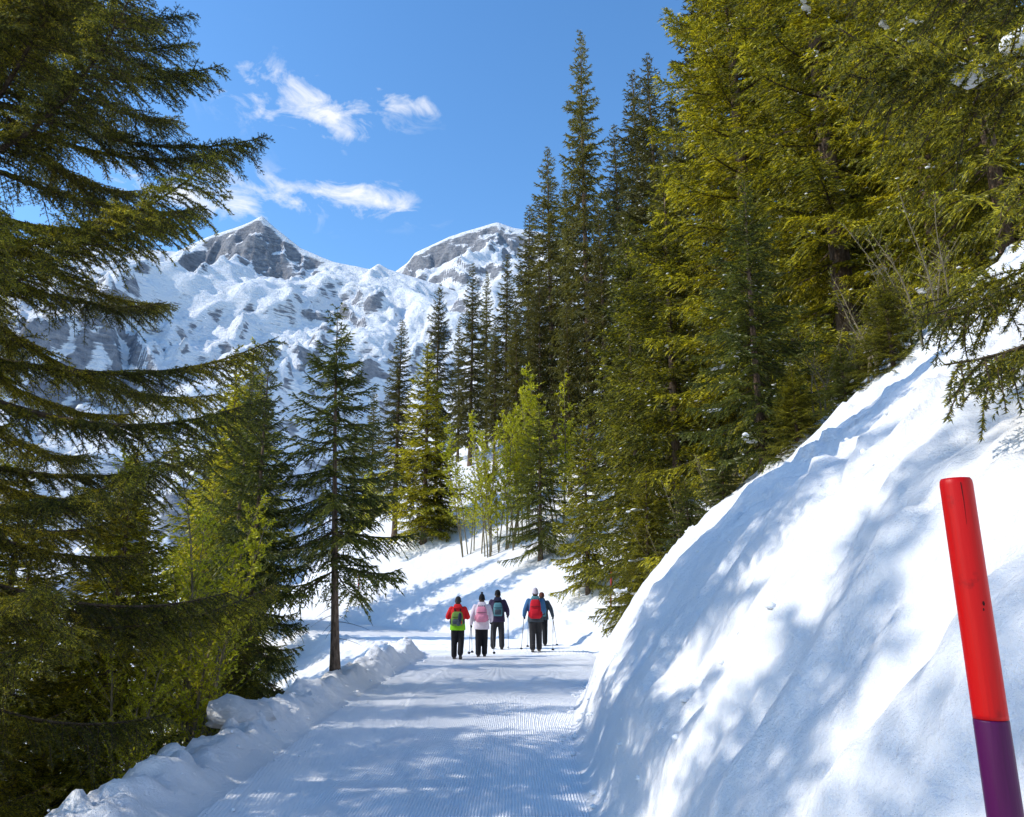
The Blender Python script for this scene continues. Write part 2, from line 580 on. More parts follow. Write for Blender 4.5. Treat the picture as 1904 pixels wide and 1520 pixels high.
def build_mountain(name, sky_pts, Y0, xr, yr, step, cliff, seed, amp):
    xs = np.arange(xr[0], xr[1], step); ys = np.arange(yr[0], yr[1], step)
    X, Y = np.meshgrid(xs, ys)
    sx, sz = skyline(sky_pts, Y0)
    D = Y0 - Y
    away = sstep(0, 600, np.abs(D))
    wx = X + away * (150 * fbm(X / 800, Y / 800, 3, seed) - 0.25 * D * np.sign(X - sx[len(sx) // 2]) * 0)
    Hr = np.interp(wx, sx, sz)
    c = np.interp(wx + 60 * fbm(X / 160, Y / 160, 3, seed + 5), [at_depth(p, 500, Y0).x for p in cliff[0]], cliff[1])
    Dn = np.maximum(D, 0)
    hc = 190 * (1 + 0.45 * fbm(X / 260, Y / 400, 3, seed + 9))           # depth of the cliff band
    drop = (0.64 + c * 0.96) * np.minimum(Dn, hc) + 0.60 * np.clip(Dn - hc, 0, 450) + 0.76 * np.maximum(Dn - hc - 450, 0)
    back = 0.8 * np.maximum(-D, 0)
    # spurs and gullies running down the face
    sp = ridged(wx / 520, Y / 1500, 2, seed + 20, 0.5) - 0.75
    sp2 = ridged(wx / 190 + 0.3 * fbm(X / 300, Y / 300, 2, seed + 30), Y / 420, 4, seed + 22, 0.55) - 0.8
    rough = fbm(X / 120, Y / 120, 5, seed + 40, 0.55)
    grow = sstep(0, 380, D)
    dz = grow * (amp * sp) + (0.04 + 0.96 * sstep(0, 200, D)) * (0.32 * amp * sp2 + 0.12 * amp * rough)
    cap = 0.10 * drop + 8                                              # spurs stay low beside the crest, gullies may cut deep
    Z = Hr - drop - back + np.where(dz > 0, cap * np.tanh(dz / cap), dz)
    # broken rock bands lower down
    band = fbm(X / 420, Y / 420, 3, seed + 70) * 2.2 + Z / 260
    fr = band - np.floor(band)
    bandm = sstep(-0.1, 0.35, fbm(X / 500 + 9, Y / 500, 2, seed + 80)) * sstep(150, 500, D)
    Z = Z + 55 * (sstep(0.0, 0.4, fr) * (1 - fr)) * bandm
    rock = 0.85 * c * sstep(0, 40, D) * (1 - sstep(hc * 0.95, hc * 1.35, D)) + 0.5 * bandm * sstep(0.0, 0.25, fr) * (1 - sstep(0.35, 0.75, fr))
    rock = rock + 0.3 * sstep(0.1, 0.5, fbm(X / 210 + 5 + 0.2 * rough, Y / 480, 4, seed + 90)) * sstep(100, 300, D)
    crag = ridged(X / 85 + 0.3 * rough, Y / 120, 4, seed + 95, 0.6) - 0.9
    Z = Z + np.clip(rock + 0.15, 0, 1) * 46 * np.minimum(crag, 0.5) * sstep(5, 60, D)
    Z = np.maximum(Z, -140)
    me = mesh_np(name, np.stack([X, Y, Z], -1).reshape(-1, 3), grid_faces(len(ys), len(xs)), None, [mountain_mat], True)
    # bare rock: the cliff band below the crest, broken bands lower down, never the wide snow fields
    at = me.attributes.new('rock', 'FLOAT', 'POINT')
    at.data.foreach_set('value', np.ascontiguousarray(rock.ravel(), np.float32))
    return tag(add_obj(name, me), kind='structure')


SKY_A = [(-900, 560), (-500, 500), (-200, 470), (0, 455), (130, 440), (250, 462), (330, 468), (372, 447), (395, 437), (432, 425), (462, 414), (487, 401), (512, 424), (560, 461), (620, 487), (688, 500), (704, 490), (722, 500), (760, 512), (850, 540), (950, 580), (1100, 640), (1400, 760)]
SKY_B = [(500, 640), (640, 560), (735, 505), (758, 488), (772, 470), (800, 457), (835, 440), (880, 426), (925, 413), (955, 424), (1010, 432), (1100, 470), (1300, 520), (1700, 640)]
build_mountain('mountain', SKY_A, 3000.0, (-3300, 900), (850, 3200), 8.0, ([-900, 100, 360, 395, 470, 540, 640, 900], [0.3, 0.2, 0.25, 1, 1, 0.75, 0.25, 0.2]), 101, 150)
build_mountain('mountain', SKY_B, 4100.0, (-1400, 2100), (1700, 4300), 11.0, ([500, 740, 770, 850, 930, 1000, 1300], [0.3, 0.7, 1, 0.9, 0.7, 0.6, 0.5]), 201, 130)
# ------------------------------------------------------------------ foliage materials
def foliage_material(name, dark, mid, light, trans, tw=0.4, scale=1.3):
    M = Mat(name)
    geo = M.n('ShaderNodeNewGeometry')
    oi = M.n('ShaderNodeObjectInfo')
    n = M.noise(scale, 2, 0.5, M.coord('Object'))
    f = M.math('ADD', M.math('MULTIPLY', geo.outputs['Random Per Island'], 0.55), M.math('MULTIPLY', n, 0.6))
    f = M.math('ADD', f, M.math('MULTIPLY', M.math('SUBTRACT', oi.outputs['Random'], 0.5), 0.25))
    col = M.ramp(f, [(0.36, dark), (0.64, mid), (0.95, light)])
    d = M.n('ShaderNodeBsdfDiffuse'); M.link(col, d.inputs['Color'])
    t = M.n('ShaderNodeBsdfTranslucent')
    tcol = M.n('ShaderNodeMix', data_type='RGBA', blend_type='MULTIPLY'); tcol.inputs['Factor'].default_value = 1.0
    M.link(col, tcol.inputs[6]); tcol.inputs[7].default_value = (*trans, 1)
    M.link(tcol.outputs[2], t.inputs['Color'])
    ad = M.n('ShaderNodeMixShader'); ad.inputs[0].default_value = tw
    M.link(d.outputs[0], ad.inputs[1]); M.link(t.outputs[0], ad.inputs[2])
    g = M.n('ShaderNodeBsdfGlossy'); g.inputs['Roughness'].default_value = 0.45
    g.inputs['Color'].default_value = (0.9, 0.95, 0.8, 1)
    mx = M.n('ShaderNodeMixShader'); mx.inputs[0].default_value = 0.035
    M.link(ad.outputs[0], mx.inputs[1]); M.link(g.outputs[0], mx.inputs[2])
    M.link(mx.outputs[0], M.out.inputs[0])
    return M.m


near_mat = foliage_material('near_spruce_needles', (0.022, 0.028, 0.008), (0.095, 0.100, 0.012), (0.42, 0.38, 0.024), (2.0, 1.8, 0.8), 0.40)
spruce_mat = foliage_material('spruce_needles', (0.030, 0.037, 0.008), (0.175, 0.170, 0.014), (0.60, 0.53, 0.03), (2.1, 2.0, 0.8), 0.34)
fir_mat = foliage_material('dark_spruce_needles', (0.028, 0.038, 0.011), (0.090, 0.105, 0.017), (0.26, 0.26, 0.028), (1.7, 1.7, 0.8), 0.35)
old_mat = foliage_material('olive_spruce_needles', (0.045, 0.045, 0.013), (0.105, 0.102, 0.022), (0.19, 0.18, 0.034), (1.8, 1.6, 0.8), 0.4)
leaf_mat = foliage_material('spring_leaves', (0.30, 0.31, 0.014), (0.46, 0.47, 0.02), (0.62, 0.60, 0.04), (1.5, 1.4, 0.6), 0.45, 2.0)


def bark_material(name, a, b, c):
    M = Mat(name)
    mp_ = M.n('ShaderNodeMapping'); mp_.inputs['Scale'].default_value = (1, 1, 0.25)
    M.link(M.coord('Object'), mp_.inputs[0])
    n = M.noise(26, 5, 0.65, mp_.outputs[0], 0.6)
    col = M.ramp(n, [(0.3, a), (0.5, b), (0.72, c)])
    return M.principled(col, 0.9, M.bump(n, 0.9, 0.03), Specular_IOR_Level=0.1)


bark_mat = bark_material('spruce_bark', (0.05, 0.036, 0.028), (0.14, 0.098, 0.07), (0.27, 0.20, 0.15))
twig_mat = bark_material('twig_bark', (0.035, 0.026, 0.018), (0.08, 0.058, 0.04), (0.16, 0.12, 0.08))
grey_bark_mat = bark_material('sapling_bark', (0.09, 0.075, 0.045), (0.20, 0.165, 0.10), (0.33, 0.28, 0.18))


# ------------------------------------------------------------------ spruce boughs
def bough_segments(L, rng, sec_gap, ter_gap, sprig, hang=0.5, lift=0.12, sag=0.14, up=(-0.45, 0.12), cap=9.0, wild=0.0):
    """the twigs of one bough growing along +X: starts, ends and radius weight of every needle-bearing piece, and the wood"""
    S, E = [], []
    wood = []
    n = max(int(L / 0.12), 6)
    t = np.linspace(0, 1, n + 1)
    ax = np.stack([L * t * (1 - 0.04 * t), 0.03 * L * np.sin(t * 3 + rng.uniform(0, 6)) * t, L * (-sag * 1.6 * t ** 1.3 + (sag + lift) * t ** 2.6)], 1)
    wood.append((ax, np.linspace(0.011 * L + 0.004, 0.003, n + 1)))
    tip0 = int(n * 0.72)
    for i in range(tip0, n):
        S.append(ax[i]); E.append(ax[i + 1])
    k = int(L * 0.93 / sec_gap)
    for i in range(k):
        tt = 0.10 + 0.88 * (i + rng.uniform(-.3, .3)) / k
        tt = min(max(tt, 0.04), 0.985)
        p = np.array([np.interp(tt, t, ax[:, c]) for c in range(3)])
        for sgn in (-1, 1):
            if rng.random() < 0.07:
                continue
            l = (0.40 * L * (1 - tt) ** 0.75 * (0.55 + 0.45 * min(tt / 0.25, 1)) + 0.07 + 0.05 * L * 0.3) * rng.uniform(0.6, 1.15)
            l = min(l, cap * rng.uniform(0.7, 1.1))
            ang = R(rng.uniform(42 - 8 * wild, 66 + 22 * wild)) * (1 - 0.25 * tt)
            h = hang * rng.uniform(0.5 - 0.35 * wild, 1.5 + 0.3 * wild)
            m = max(int(l / 0.07), 2)
            u = np.linspace(0, 1, m + 1)
            d0 = np.array([math.cos(ang), sgn * math.sin(ang), rng.uniform(-0.15, 0.28)])
            br = p + l * u[:, None] * d0 + np.array([0, 0, -1]) * (h * l * u ** 1.7)[:, None] + np.array([0.12 * l, 0, 0]) * (u ** 2)[:, None]
            if l > 0.12:
                wood.append((br, np.linspace(0.0045 + 0.004 * l, 0.0018, m + 1)))
            for q in range(m):
                if u[q + 1] > 0.12:
                    S.append(br[q]); E.append(br[q + 1])
            kk = int(l * 0.9 / ter_gap)
            for j in range(kk):
                uu = 0.1 + 0.88 * (j + rng.uniform(-.3, .3)) / max(kk, 1)
                uu = min(max(uu, 0.05), 0.98)
                pp = np.array([np.interp(uu, u, br[:, c]) for c in range(3)])
                dd = d0 + np.array([0.24 * uu, 0, -h * 1.7 * uu ** 0.7])
                dd /= np.linalg.norm(dd)
                sidev = np.cross(dd, (0, 0, 1)); sidev /= np.linalg.norm(sidev) + 1e-6
                for s2 in (-1, 1):
                    if rng.random() < 0.12:
                        continue
                    a2 = R(rng.uniform(32, 62))
                    d2 = dd * math.cos(a2) + sidev * s2 * math.sin(a2) + np.array([0, 0, rng.uniform(*up) * (0.4 + hang)])
                    d2 /= np.linalg.norm(d2)
                    l2 = sprig * rng.uniform(0.55, 1.35) * (1.25 - 0.6 * uu)
                    S.append(pp); E.append(pp + d2 * l2)
    return np.array(S), np.array(E), wood


def needle_tris(S, E, spacing, nlen, nwid, rs, spread=0.85):
    """fine needles set round every piece of twig"""
    Dv = E - S
    ln = np.linalg.norm(Dv, axis=1)
    cnt = np.maximum((ln / spacing).astype(int), 1)
    idx = np.repeat(np.arange(len(S)), cnt)
    N = len(idx)
    D = (Dv / (ln[:, None] + 1e-9))[idx]
    base = S[idx] + Dv[idx] * rs.rand(N)[:, None]
    r = rs.normal(size=(N, 3)); r[:, 2] += 0.25
    r -= (r * D).sum(1)[:, None] * D
    r /= np.linalg.norm(r, axis=1)[:, None] + 1e-9
    nd = r * spread + D * rs.uniform(0.45, 1.0, N)[:, None]
    nd /= np.linalg.norm(nd, axis=1)[:, None]
    w = np.cross(nd, rs.normal(size=(N, 3))); w /= np.linalg.norm(w, axis=1)[:, None] + 1e-9
    l = nlen * rs.uniform(0.7, 1.2, N)[:, None]
    V = np.stack([base - w * nwid / 2, base + w * nwid / 2, base + nd * l], 1)
    return V.reshape(-1, 3)


def blade_tris(S, E, width, per, rs, over=1.25):
    """coarser tufts for trees farther off: a few tapering blades for each piece of twig"""
    Dv = E - S
    N = len(S) * per
    idx = np.repeat(np.arange(len(S)), per)
    D = Dv[idx]
    ln = np.linalg.norm(D, axis=1)[:, None] + 1e-9
    d = D / ln
    w = np.cross(d, rs.normal(size=(N, 3))); w /= np.linalg.norm(w, axis=1)[:, None] + 1e-9
    off = rs.normal(size=(N, 3)) * width * 0.35
    j = rs.uniform(0.0, 0.25, N)[:, None]
    a = S[idx] + D * j + off * 0.4
    tip = S[idx] + D * over * rs.uniform(0.85, 1.15, N)[:, None] + off
    wd = width * rs.uniform(0.7, 1.3, N)[:, None]
    V = np.stack([a - w * wd / 2, a + w * wd / 2, tip], 1)
    return V.reshape(-1, 3)


def wood_mesh(wood, sides=4):
    VV, FF = [], []; o = 0
    for pts, rad in wood:
        v, f = tube(pts, rad, sides, cap=False)
        VV.append(v); FF.append(f + o); o += len(v)
    return np.vstack(VV), np.vstack(FF)


def tri_quads(nv):
    """triangles as degenerate-free separate faces (m,3)"""
    return np.arange(nv).reshape(-1, 3)


def joined_mesh(name, tri_v, wood_v, wood_f, mats):
    """needle triangles and wood quads in one mesh (quads split in triangles)"""
    t = tri_quads(len(tri_v))
    if wood_v is not None and len(wood_v):
        q = wood_f + len(tri_v)
        wt_ = np.vstack([q[:, [0, 1, 2]], q[:, [0, 2, 3]]])
        wt_ = wt_[(wt_[:, 0] != wt_[:, 2]) & (wt_[:, 1] != wt_[:, 2])]
        V = np.vstack([tri_v, wood_v]); F = np.vstack([t, wt_])
        mi = np.concatenate([np.zeros(len(t), int), np.ones(len(wt_), int)])
    else:
        V, F, mi = tri_v, t, np.zeros(len(t), int)
    return mesh_np(name, V, F, mi, mats)


NEAR_BOUGHS = []                      # (length, mesh) with single needles, shared by the trees close to the path


def make_near_boughs(mat, lengths, seed, hang):
    out = []
    for i, L in enumerate(lengths):
        rng = random.Random(seed + i); rs = np.random.RandomState(seed + i)
        S, E, wood = bough_segments(L, rng, 0.043, 0.040, 0.088, hang=hang, cap=0.42, lift=0.22, sag=0.12, wild=1.0)
        tv_ = needle_tris(S, E, 0.0034, 0.022, 0.0064, rs)
        wv, wf = wood_mesh(wood, 4)
        out.append((L, joined_mesh('bough', tv_, wv, wf, [mat, twig_mat])))
    return out


def spruce_plan(H, z0, Rb, rng, whorl=0.36, per=6, power=0.85, droop=(18, -38), gap=0.0):
    """(height, azimuth, length, pitch) of every bough; pitch in degrees above the horizontal"""
    out = []
    z = z0
    while z < H - 0.12:
        f = (z - z0) / (H - z0)
        n = per if f < 0.8 else max(per - 2, 3)
        a0 = rng.uniform(0, 6.28)
        for k in range(n):
            if rng.random() < gap:
                continue
            ln = (Rb * (1 - f) ** power + 0.10) * rng.uniform(0.72, 1.18)
            if f < 0.10:
                ln *= rng.uniform(0.55, 1.0)
            pit = droop[0] * (-1) * (1 - f) ** 1.2 + (-droop[1]) * f ** 1.6 + rng.uniform(-9, 9)
            out.append((z + rng.uniform(-.12, .12), a0 + 6.283 * k / n + rng.uniform(-.3, .3), ln, pit))
        z += whorl * (1 - 0.45 * f) * rng.uniform(0.8, 1.2)
    return out


def rot_zy(az, pitch):
    ca, sa = math.cos(az), math.sin(az); cp, sp = math.cos(pitch), math.sin(pitch)
    return np.array([[ca * cp, -sa, -ca * sp], [sa * cp, ca, -sa * sp], [sp, 0, cp]])


def lump_mesh(name, seed, flat=0.55, sub=2, mat=None, rough=0.28):
    bm = bmesh.new()
    bmesh.ops.create_icosphere(bm, subdivisions=sub, radius=1.0)
    rng = random.Random(seed); ox, oy = rng.uniform(0, 50), rng.uniform(0, 50)
    co = np.array([v.co[:] for v in bm.verts])
    n = 1 + rough * fbm(co[:, 0] * 1.1 + ox + co[:, 2], co[:, 1] * 1.1 + oy - co[:, 2], 3, seed)
    for v, k in zip(bm.verts, n):
        v.co = v.co * k
        v.co.z = v.co.z * (flat if v.co.z > 0 else flat * 0.45)
    me = bpy.data.meshes.new(name); bm.to_mesh(me); bm.free()
    me.materials.append(mat or clump_mat)
    for p in me.polygons:
        p.use_smooth = True
    return me


def pad_mesh(name, seed, long=1.0):
    """a sagging pad of snow: several lumps run together over a twig"""
    rng = random.Random(seed)
    bm = bmesh.new()
    for k in range(7):
        x = rng.uniform(-.8, .8) * long
        m = Matrix.Translation((x, rng.uniform(-.35, .35), -0.22 * abs(x) / long + rng.uniform(-.06, .06))) @ Matrix.Diagonal((rng.uniform(.28, .5), rng.uniform(.22, .42), rng.uniform(.16, .32), 1))
        bmesh.ops.create_icosphere(bm, subdivisions=2, radius=1.0, matrix=m)
    me = bpy.data.meshes.new(name); bm.to_mesh(me); bm.free()
    o = bpy.data.objects.new('tmp', me); C.objects.link(o)
    md = o.modifiers.new('r', 'REMESH'); md.mode = 'VOXEL'; md.voxel_size = 0.07
    sm = o.modifiers.new('s', 'SMOOTH'); sm.iterations = 2
    dg = bpy.context.evaluated_depsgraph_get()
    me2 = bpy.data.meshes.new_from_object(o.evaluated_get(dg)); bpy.data.objects.remove(o)
    co = np.empty(len(me2.vertices) * 3); me2.vertices.foreach_get('co', co); co = co.reshape(-1, 3)
    co[:, 2] += 0.09 * fbm(co[:, 0] * 2.5 + seed, co[:, 1] * 2.5, 3, seed)
    co[:, 1] += 0.08 * fbm(co[:, 0] * 3 + seed, co[:, 2] * 3, 2, seed + 1)
    me2.vertices.foreach_set('co', co.ravel())
    me2.name = name
    me2.materials.clear(); me2.materials.append(clump_mat)
    me2.polygons.foreach_set('use_smooth', [True] * len(me2.polygons))
    return me2


SNOW_CLUMPS = [pad_mesh('snow_clump', 300 + i, 1.0 + 0.25 * (i % 3)) for i in range(6)]


def trunk_mesh(H, r0, rng, bend=0.02, sides=9, mat=None, lean=(0, 0)):
    n = max(int(H / 0.5), 6)
    z = np.linspace(-0.6, H, n + 1)
    f = np.clip(z / H, 0, 1)
    x = bend * H * np.sin(f * 3 + rng.uniform(0, 6)) * f + lean[0] * f * H
    y = bend * H * np.sin(f * 2.4 + rng.uniform(0, 6)) * f + lean[1] * f * H
    rad = r0 * ((1 - f) ** 0.85 * 0.95 + 0.02) * (1 + 0.35 * np.exp(-z * 2.2))
    v, fc = tube(np.stack([x, y, z], 1), rad, sides)
    me = mesh_np('trunk', v, as_tris(fc), None, [mat or bark_mat], True)
    axis = lambda zz: np.array([np.interp(zz, z, x), np.interp(zz, z, y), zz])
    return me, axis, (lambda zz: float(np.interp(zz, z, rad)))


class SpruceKind:
    """crown, trunk and snow meshes of one spruce, shared by its copies"""

    def __init__(self, H, z0, Rb, seed, mat, lod, **kw):
        rng = random.Random(seed); rs = np.random.RandomState(seed)
        self.H = H
        hang = kw.pop('hang', 0.5); lean = kw.pop('lean', (0, 0)); r0 = kw.pop('r0', 0.011 * H + 0.02); dead = kw.pop('dead', 0)
        dens = kw.pop('dens', 1.0); up = kw.pop('up', (-0.3, 0.3)); cap = kw.pop('cap', 9.0)
        plan = spruce_plan(H, z0, Rb, rng, **kw)
        self.trunk, axis, rad = trunk_mesh(H, r0, rng, 0.008, 9, None, lean)
        sec, ter, sprig, width, per = {1: (0.085, 0.058, 0.075, 0.026, 2), 2: (0.14, 0.10, 0.13, 0.045, 2), 3: (0.24, 0.18, 0.22, 0.085, 2)}[lod]
        temps = []
        for i, L in enumerate((0.35, 0.7, 1.1, 1.6, 2.2, 2.9)):
            for rep in range(2):
                S, E, wood = bough_segments(L, random.Random(seed * 7 + i * 2 + rep), sec / dens, ter / dens, sprig, hang=hang, up=up, cap=cap)
                temps.append((L, S, E, wood))
        TV, WV, WF = [], [], []; wo_ = 0
        self.spots = []
        for (z, az, ln, pit) in plan:
            c = min(temps, key=lambda q: abs(q[0] - ln) + rng.uniform(0, 0.15))
            s = ln / c[0]
            M = rot_zy(az, R(pit)); o = axis(z)
            fs = (s - 1) * 0.5 + 1
            TV.append(blade_tris((c[1] * s) @ M.T + o, (c[2] * s) @ M.T + o, width * fs, per, rs))
            wv, wf = wood_mesh(c[3][:1] if lod > 1 else c[3][:1] + c[3][1::3], 3)
            WV.append((wv * s) @ M.T + o); WF.append(wf + wo_); wo_ += len(wv)
            mid = (np.array([0.62 * ln, 0, -0.06 * ln])) @ M.T + o
            if ln > 0.8 and z < 0.7 * H:
                self.spots.append((mid, az, ln))
        for k in range(dead):                         # bare lower twigs
            z = rng.uniform(0.25, z0); az = rng.uniform(0, 6.28); l = rng.uniform(0.3, 0.9)
            d = np.array([math.cos(az), math.sin(az), -0.1])
            pts = axis(z) + np.linspace(0, l, 5)[:, None] * d + np.array([0, 0, -1]) * (np.linspace(0, 1, 5) ** 2 * 0.15)[:, None]
            wv, wf = tube(pts, np.linspace(0.009, 0.002, 5), 3, False)
            WV.append(wv); WF.append(wf + wo_); wo_ += len(wv)
        TV = np.vstack(TV)
        self.crown = joined_mesh('crown', TV, np.vstack(WV), np.vstack(WF), [mat, twig_mat])
        self.tris = len(self.crown.polygons)
        # flecks of snow caught on the twigs
        m = int(len(plan) * 1.3)
        pick = rs.randint(0, len(TV) // 3, m)
        cen = TV.reshape(-1, 3, 3)[pick].mean(1)
        oc = np.array([(1, 0, 0), (0, 1, 0), (-1, 0, 0), (0, -1, 0), (0, 0, .55), (0, 0, -.3)], float)
        of = np.array([(0, 1, 4), (1, 2, 4), (2, 3, 4), (3, 0, 4), (1, 0, 5), (2, 1, 5), (3, 2, 5), (0, 3, 5)])
        sz = rs.uniform(0.018, 0.055, m) * (1 + rs.rand(m) ** 6)
        FV = (cen[:, None, :] + oc[None] * sz[:, None, None] * rs.uniform(0.6, 1.4, (m, 6, 1)) + np.array([0, 0, 0.02])).reshape(-1, 3)
        FF = (of[None] + (np.arange(m) * 6)[:, None, None]).reshape(-1, 3)
        self.flecks = mesh_np('snow_flecks', FV, FF, None, [clump_mat], True)


TREE_COUNT = [0]


def plant(kind, loc, height, label, group, name='spruce_tree', rz=None, snow=0, flecks=False, wide=1.0, big=0.22, lean=(0, 0)):
    TREE_COUNT[0] += 1
    rng = random.Random(TREE_COUNT[0] * 13 + 5)
    s = height / kind.H
    t = thing(name, loc, label, 'tree', group, (lean[0], lean[1], rng.uniform(0, 6.28) if rz is None else rz), (s * wide, s * wide, s))
    add_obj('trunk', kind.trunk, t)
    add_obj('crown', kind.crown, t)
    if flecks:
        f = add_obj('snow_flecks', kind.flecks, t); f['kind'] = 'stuff'
    for k in range(snow):
        p, az, ln = rng.choice(kind.spots)
        sz = big / s * rng.uniform(0.4, 1.1)
        add_obj('snow_clump', rng.choice(SNOW_CLUMPS), t, Vector(p) + Vector((0, 0, 0.04 * sz)), (rng.uniform(-.2, .2), rng.uniform(-.25, .1), az), (sz, sz * 0.85, sz * 0.7))
    return t


def plant_px(kind, base, top_y, label, group, Y=None, **kw):
    """stand a tree where the sight line to its foot meets the slope (or at a given distance) and grow it to its height"""
    if Y is None:
        x, y, z = on_ground(*base)
    else:
        p = at_depth(base[0], base[1], Y); x, y = p.x, p.y
        z = smooth_ground(x, y)
    top = at_depth(base[0], top_y, y).z
    return plant(kind, (x, y, z - 0.05), max(top - z, 1.0), label, group, **kw)
# ------------------------------------------------------------------ spruces
KA = SpruceKind(12.0, 0.5, 2.7, 11, spruce_mat, 1, whorl=0.52, per=6, power=0.8)
KW = SpruceKind(18.0, 0.6, 3.0, 18, spruce_mat, 1, whorl=0.62, per=6, power=0.75, hang=0.42, cap=0.6, up=(-0.4, 0.3), dens=1.18)
KB = SpruceKind(14.0, 0.6, 2.3, 12, spruce_mat, 1, whorl=0.44, per=6, power=0.75)
KC = SpruceKind(8.0, 2.1, 1.95, 13, fir_mat, 1, whorl=0.34, per=5, power=0.8, gap=0.12, dead=14, droop=(14, -40), hang=0.6, r0=0.092)
KD = SpruceKind(9.0, 0.9, 2.2, 14, fir_mat, 1, whorl=0.36, per=5, power=0.8, gap=0.05, dead=8, hang=0.55)
KE = SpruceKind(16.0, 2.2, 2.2, 15, old_mat, 2, whorl=0.5, per=6, power=0.7)
KF = SpruceKind(18.0, 5.5, 2.3, 16, old_mat, 2, whorl=0.5, per=6, power=0.6, gap=0.06, dead=20)
KG = SpruceKind(10.0, 0.8, 2.3, 17, spruce_mat, 2, whorl=0.42, per=6, power=0.85)
print('crown tris', [k.tris for k in (KW, KA, KB, KC, KD, KE, KF, KG)])

# --- the spruces close to the path, every bough an object
near_boughs = make_near_boughs(near_mat, (0.9, 1.6, 2.3, 3.0), 500, 0.48)
print('bough tris', [len(m.polygons) for _, m in near_boughs])


def near_spruce(loc, H, plan, r0, label, group, crown=None, crown_from=0, name='spruce_tree', snow=()):
    t = thing(name, loc, label, 'tree', group)
    rng = random.Random(int(H * 10))
    tm, axis, rad = trunk_mesh(H, r0, rng, 0.006, 12)
    add_obj('trunk', tm, t)
    made = []
    for (z, az, ln, pit) in plan:
        L, me = min(near_boughs, key=lambda q: abs(q[0] - ln))
        s = ln / L
        o = add_obj('bough', me, t, Vector(axis(z)))
        o.rotation_euler = (rng.uniform(-.15, .15), -R(pit), az)
        o.scale = (s, s, s)
        made.append((o, L, az))
    if crown is not None:
        c = add_obj('crown', crown.crown, t, (0, 0, crown_from), None, (H - crown_from) / crown.H)
    for (k, f, sc) in snow:                         # bough number, place along it, size
        o, L, az = made[k]
        p = Matrix.LocRotScale(o.location, o.rotation_euler, o.scale) @ Vector((L * f, 0, L * (-0.19 * f ** 1.3 + 0.34 * f ** 2.6) + 0.25 * sc[2]))
        add_obj('snow_clump', rng.choice(SNOW_CLUMPS), t, p, (0, o.rotation_euler.y * 0.8, az), sc)
    return t


rng = random.Random(77)
HL = 19.0
plan = [b for b in spruce_plan(HL, 0.5, 3.7, rng, whorl=0.54, per=6, power=0.62, droop=(16, -30)) if b[0] < 10.0]
plan = [b for b in plan if math.cos(b[1]) > -0.25 or rng.random() < 0.3]
plan = [(z, a, min(l, 1.9) if z < 2.6 and math.cos(a) > 0 else l, p) for z, a, l, p in plan]
gz = smooth_ground(-5.6, 6.9)
big_left = near_spruce((-5.6, 6.9, gz), HL, plan, 0.24, 'huge dark backlit spruce with long drooping boughs over the snow berm', None, KB, 9.4)
# right: a small spruce on the bank whose boughs hang into the view
rng = random.Random(79)
gz = smooth_ground(3.15, 2.9)
plan = [b for b in spruce_plan(9.0, 0.15, 1.75, rng, whorl=0.42, per=5, power=0.5, droop=(44, -20)) if b[0] < 0.9]
plan += [(0.35, R(178), 1.75, -42), (0.55, R(160), 1.6, -38), (0.75, R(196), 1.6, -36), (1.25, R(172), 1.65, -20), (0.95, R(176), 1.7, -4), (1.5, R(168), 1.6, 2)]
near_spruce((3.15, 2.9, gz), 9.0, plan, 0.12, 'small spruce leaning its lowest boughs onto the snow beside the red marker pole', None, KA, 2.6,
            snow=((-2, 0.46, (.40, .24, .26)), (-2, 0.26, (.36, .24, .26)), (-6, 0.5, (.12, .10, .09)), (-5, 0.6, (.10, .08, .07)), (-3, 0.5, (.10, .08, .08))))

G1 = 'spruces below the berm'
for i, (x, y, h) in enumerate(((-5.5, 8.8, 4.2), (-6.3, 9.8, 5.8), (-5.5, 11.3, 4.6), (-4.7, 13.4, 3.0))):
    plant(KA, (x, y, smooth_ground(x, y) - 0.1), h, 'young yellow green spruce among the saplings behind the berm, %s towards the lone spruce' % ('first', 'second', 'third', 'fourth')[i], 'young spruces behind the berm', wide=1.3)
for x, y, h, k, lab in ((-8.6, 11.0, 12.0, KB, 'tall sunlit spruce behind the huge dark spruce'),
                        (-4.9, 9.6, 5.2, KA, 'young bright green spruce under the boughs of the huge spruce'),
                        (-9.5, 13.6, 7.5, KA, None), (-6.6, 12.8, 6.5, KA, None), (-11.5, 17.5, 8, KB, None), (-13.0, 13.0, 12, KB, None), (-13.2, 36.5, 15, KG, None), (-11.6, 30.5, 13, KG, None), (-15.2, 40.0, 15, KG, None), (-10.4, 26.0, 9, KG, None),
                        # beside and behind the viewer: they cast the shadows on path and bank
                        (-7.0, 2.6, 13, KB, None), (-9.5, 0.8, 15, KB, None)):
    plant(k, (x, y, smooth_ground(x, y) - 0.1), h, lab or 'bright backlit spruce among the dense spruces below the berm', G1)
plant_px(KD, (448, 1330), 640, 'slim dark spruce beside the leafy saplings behind the berm', G1, Y=14.6, wide=0.75)
plant_px(KD, (412, 1330), 668, 'slender pointed spruce just behind the slim dark spruce', G1, Y=18.5, wide=0.7)
plant_px(KC, (622, 1262), 562, 'lone dark green spruce with bare lower trunk at the berm', None, Y=14.8, rz=0.0, lean=(0, R(-3.0)))

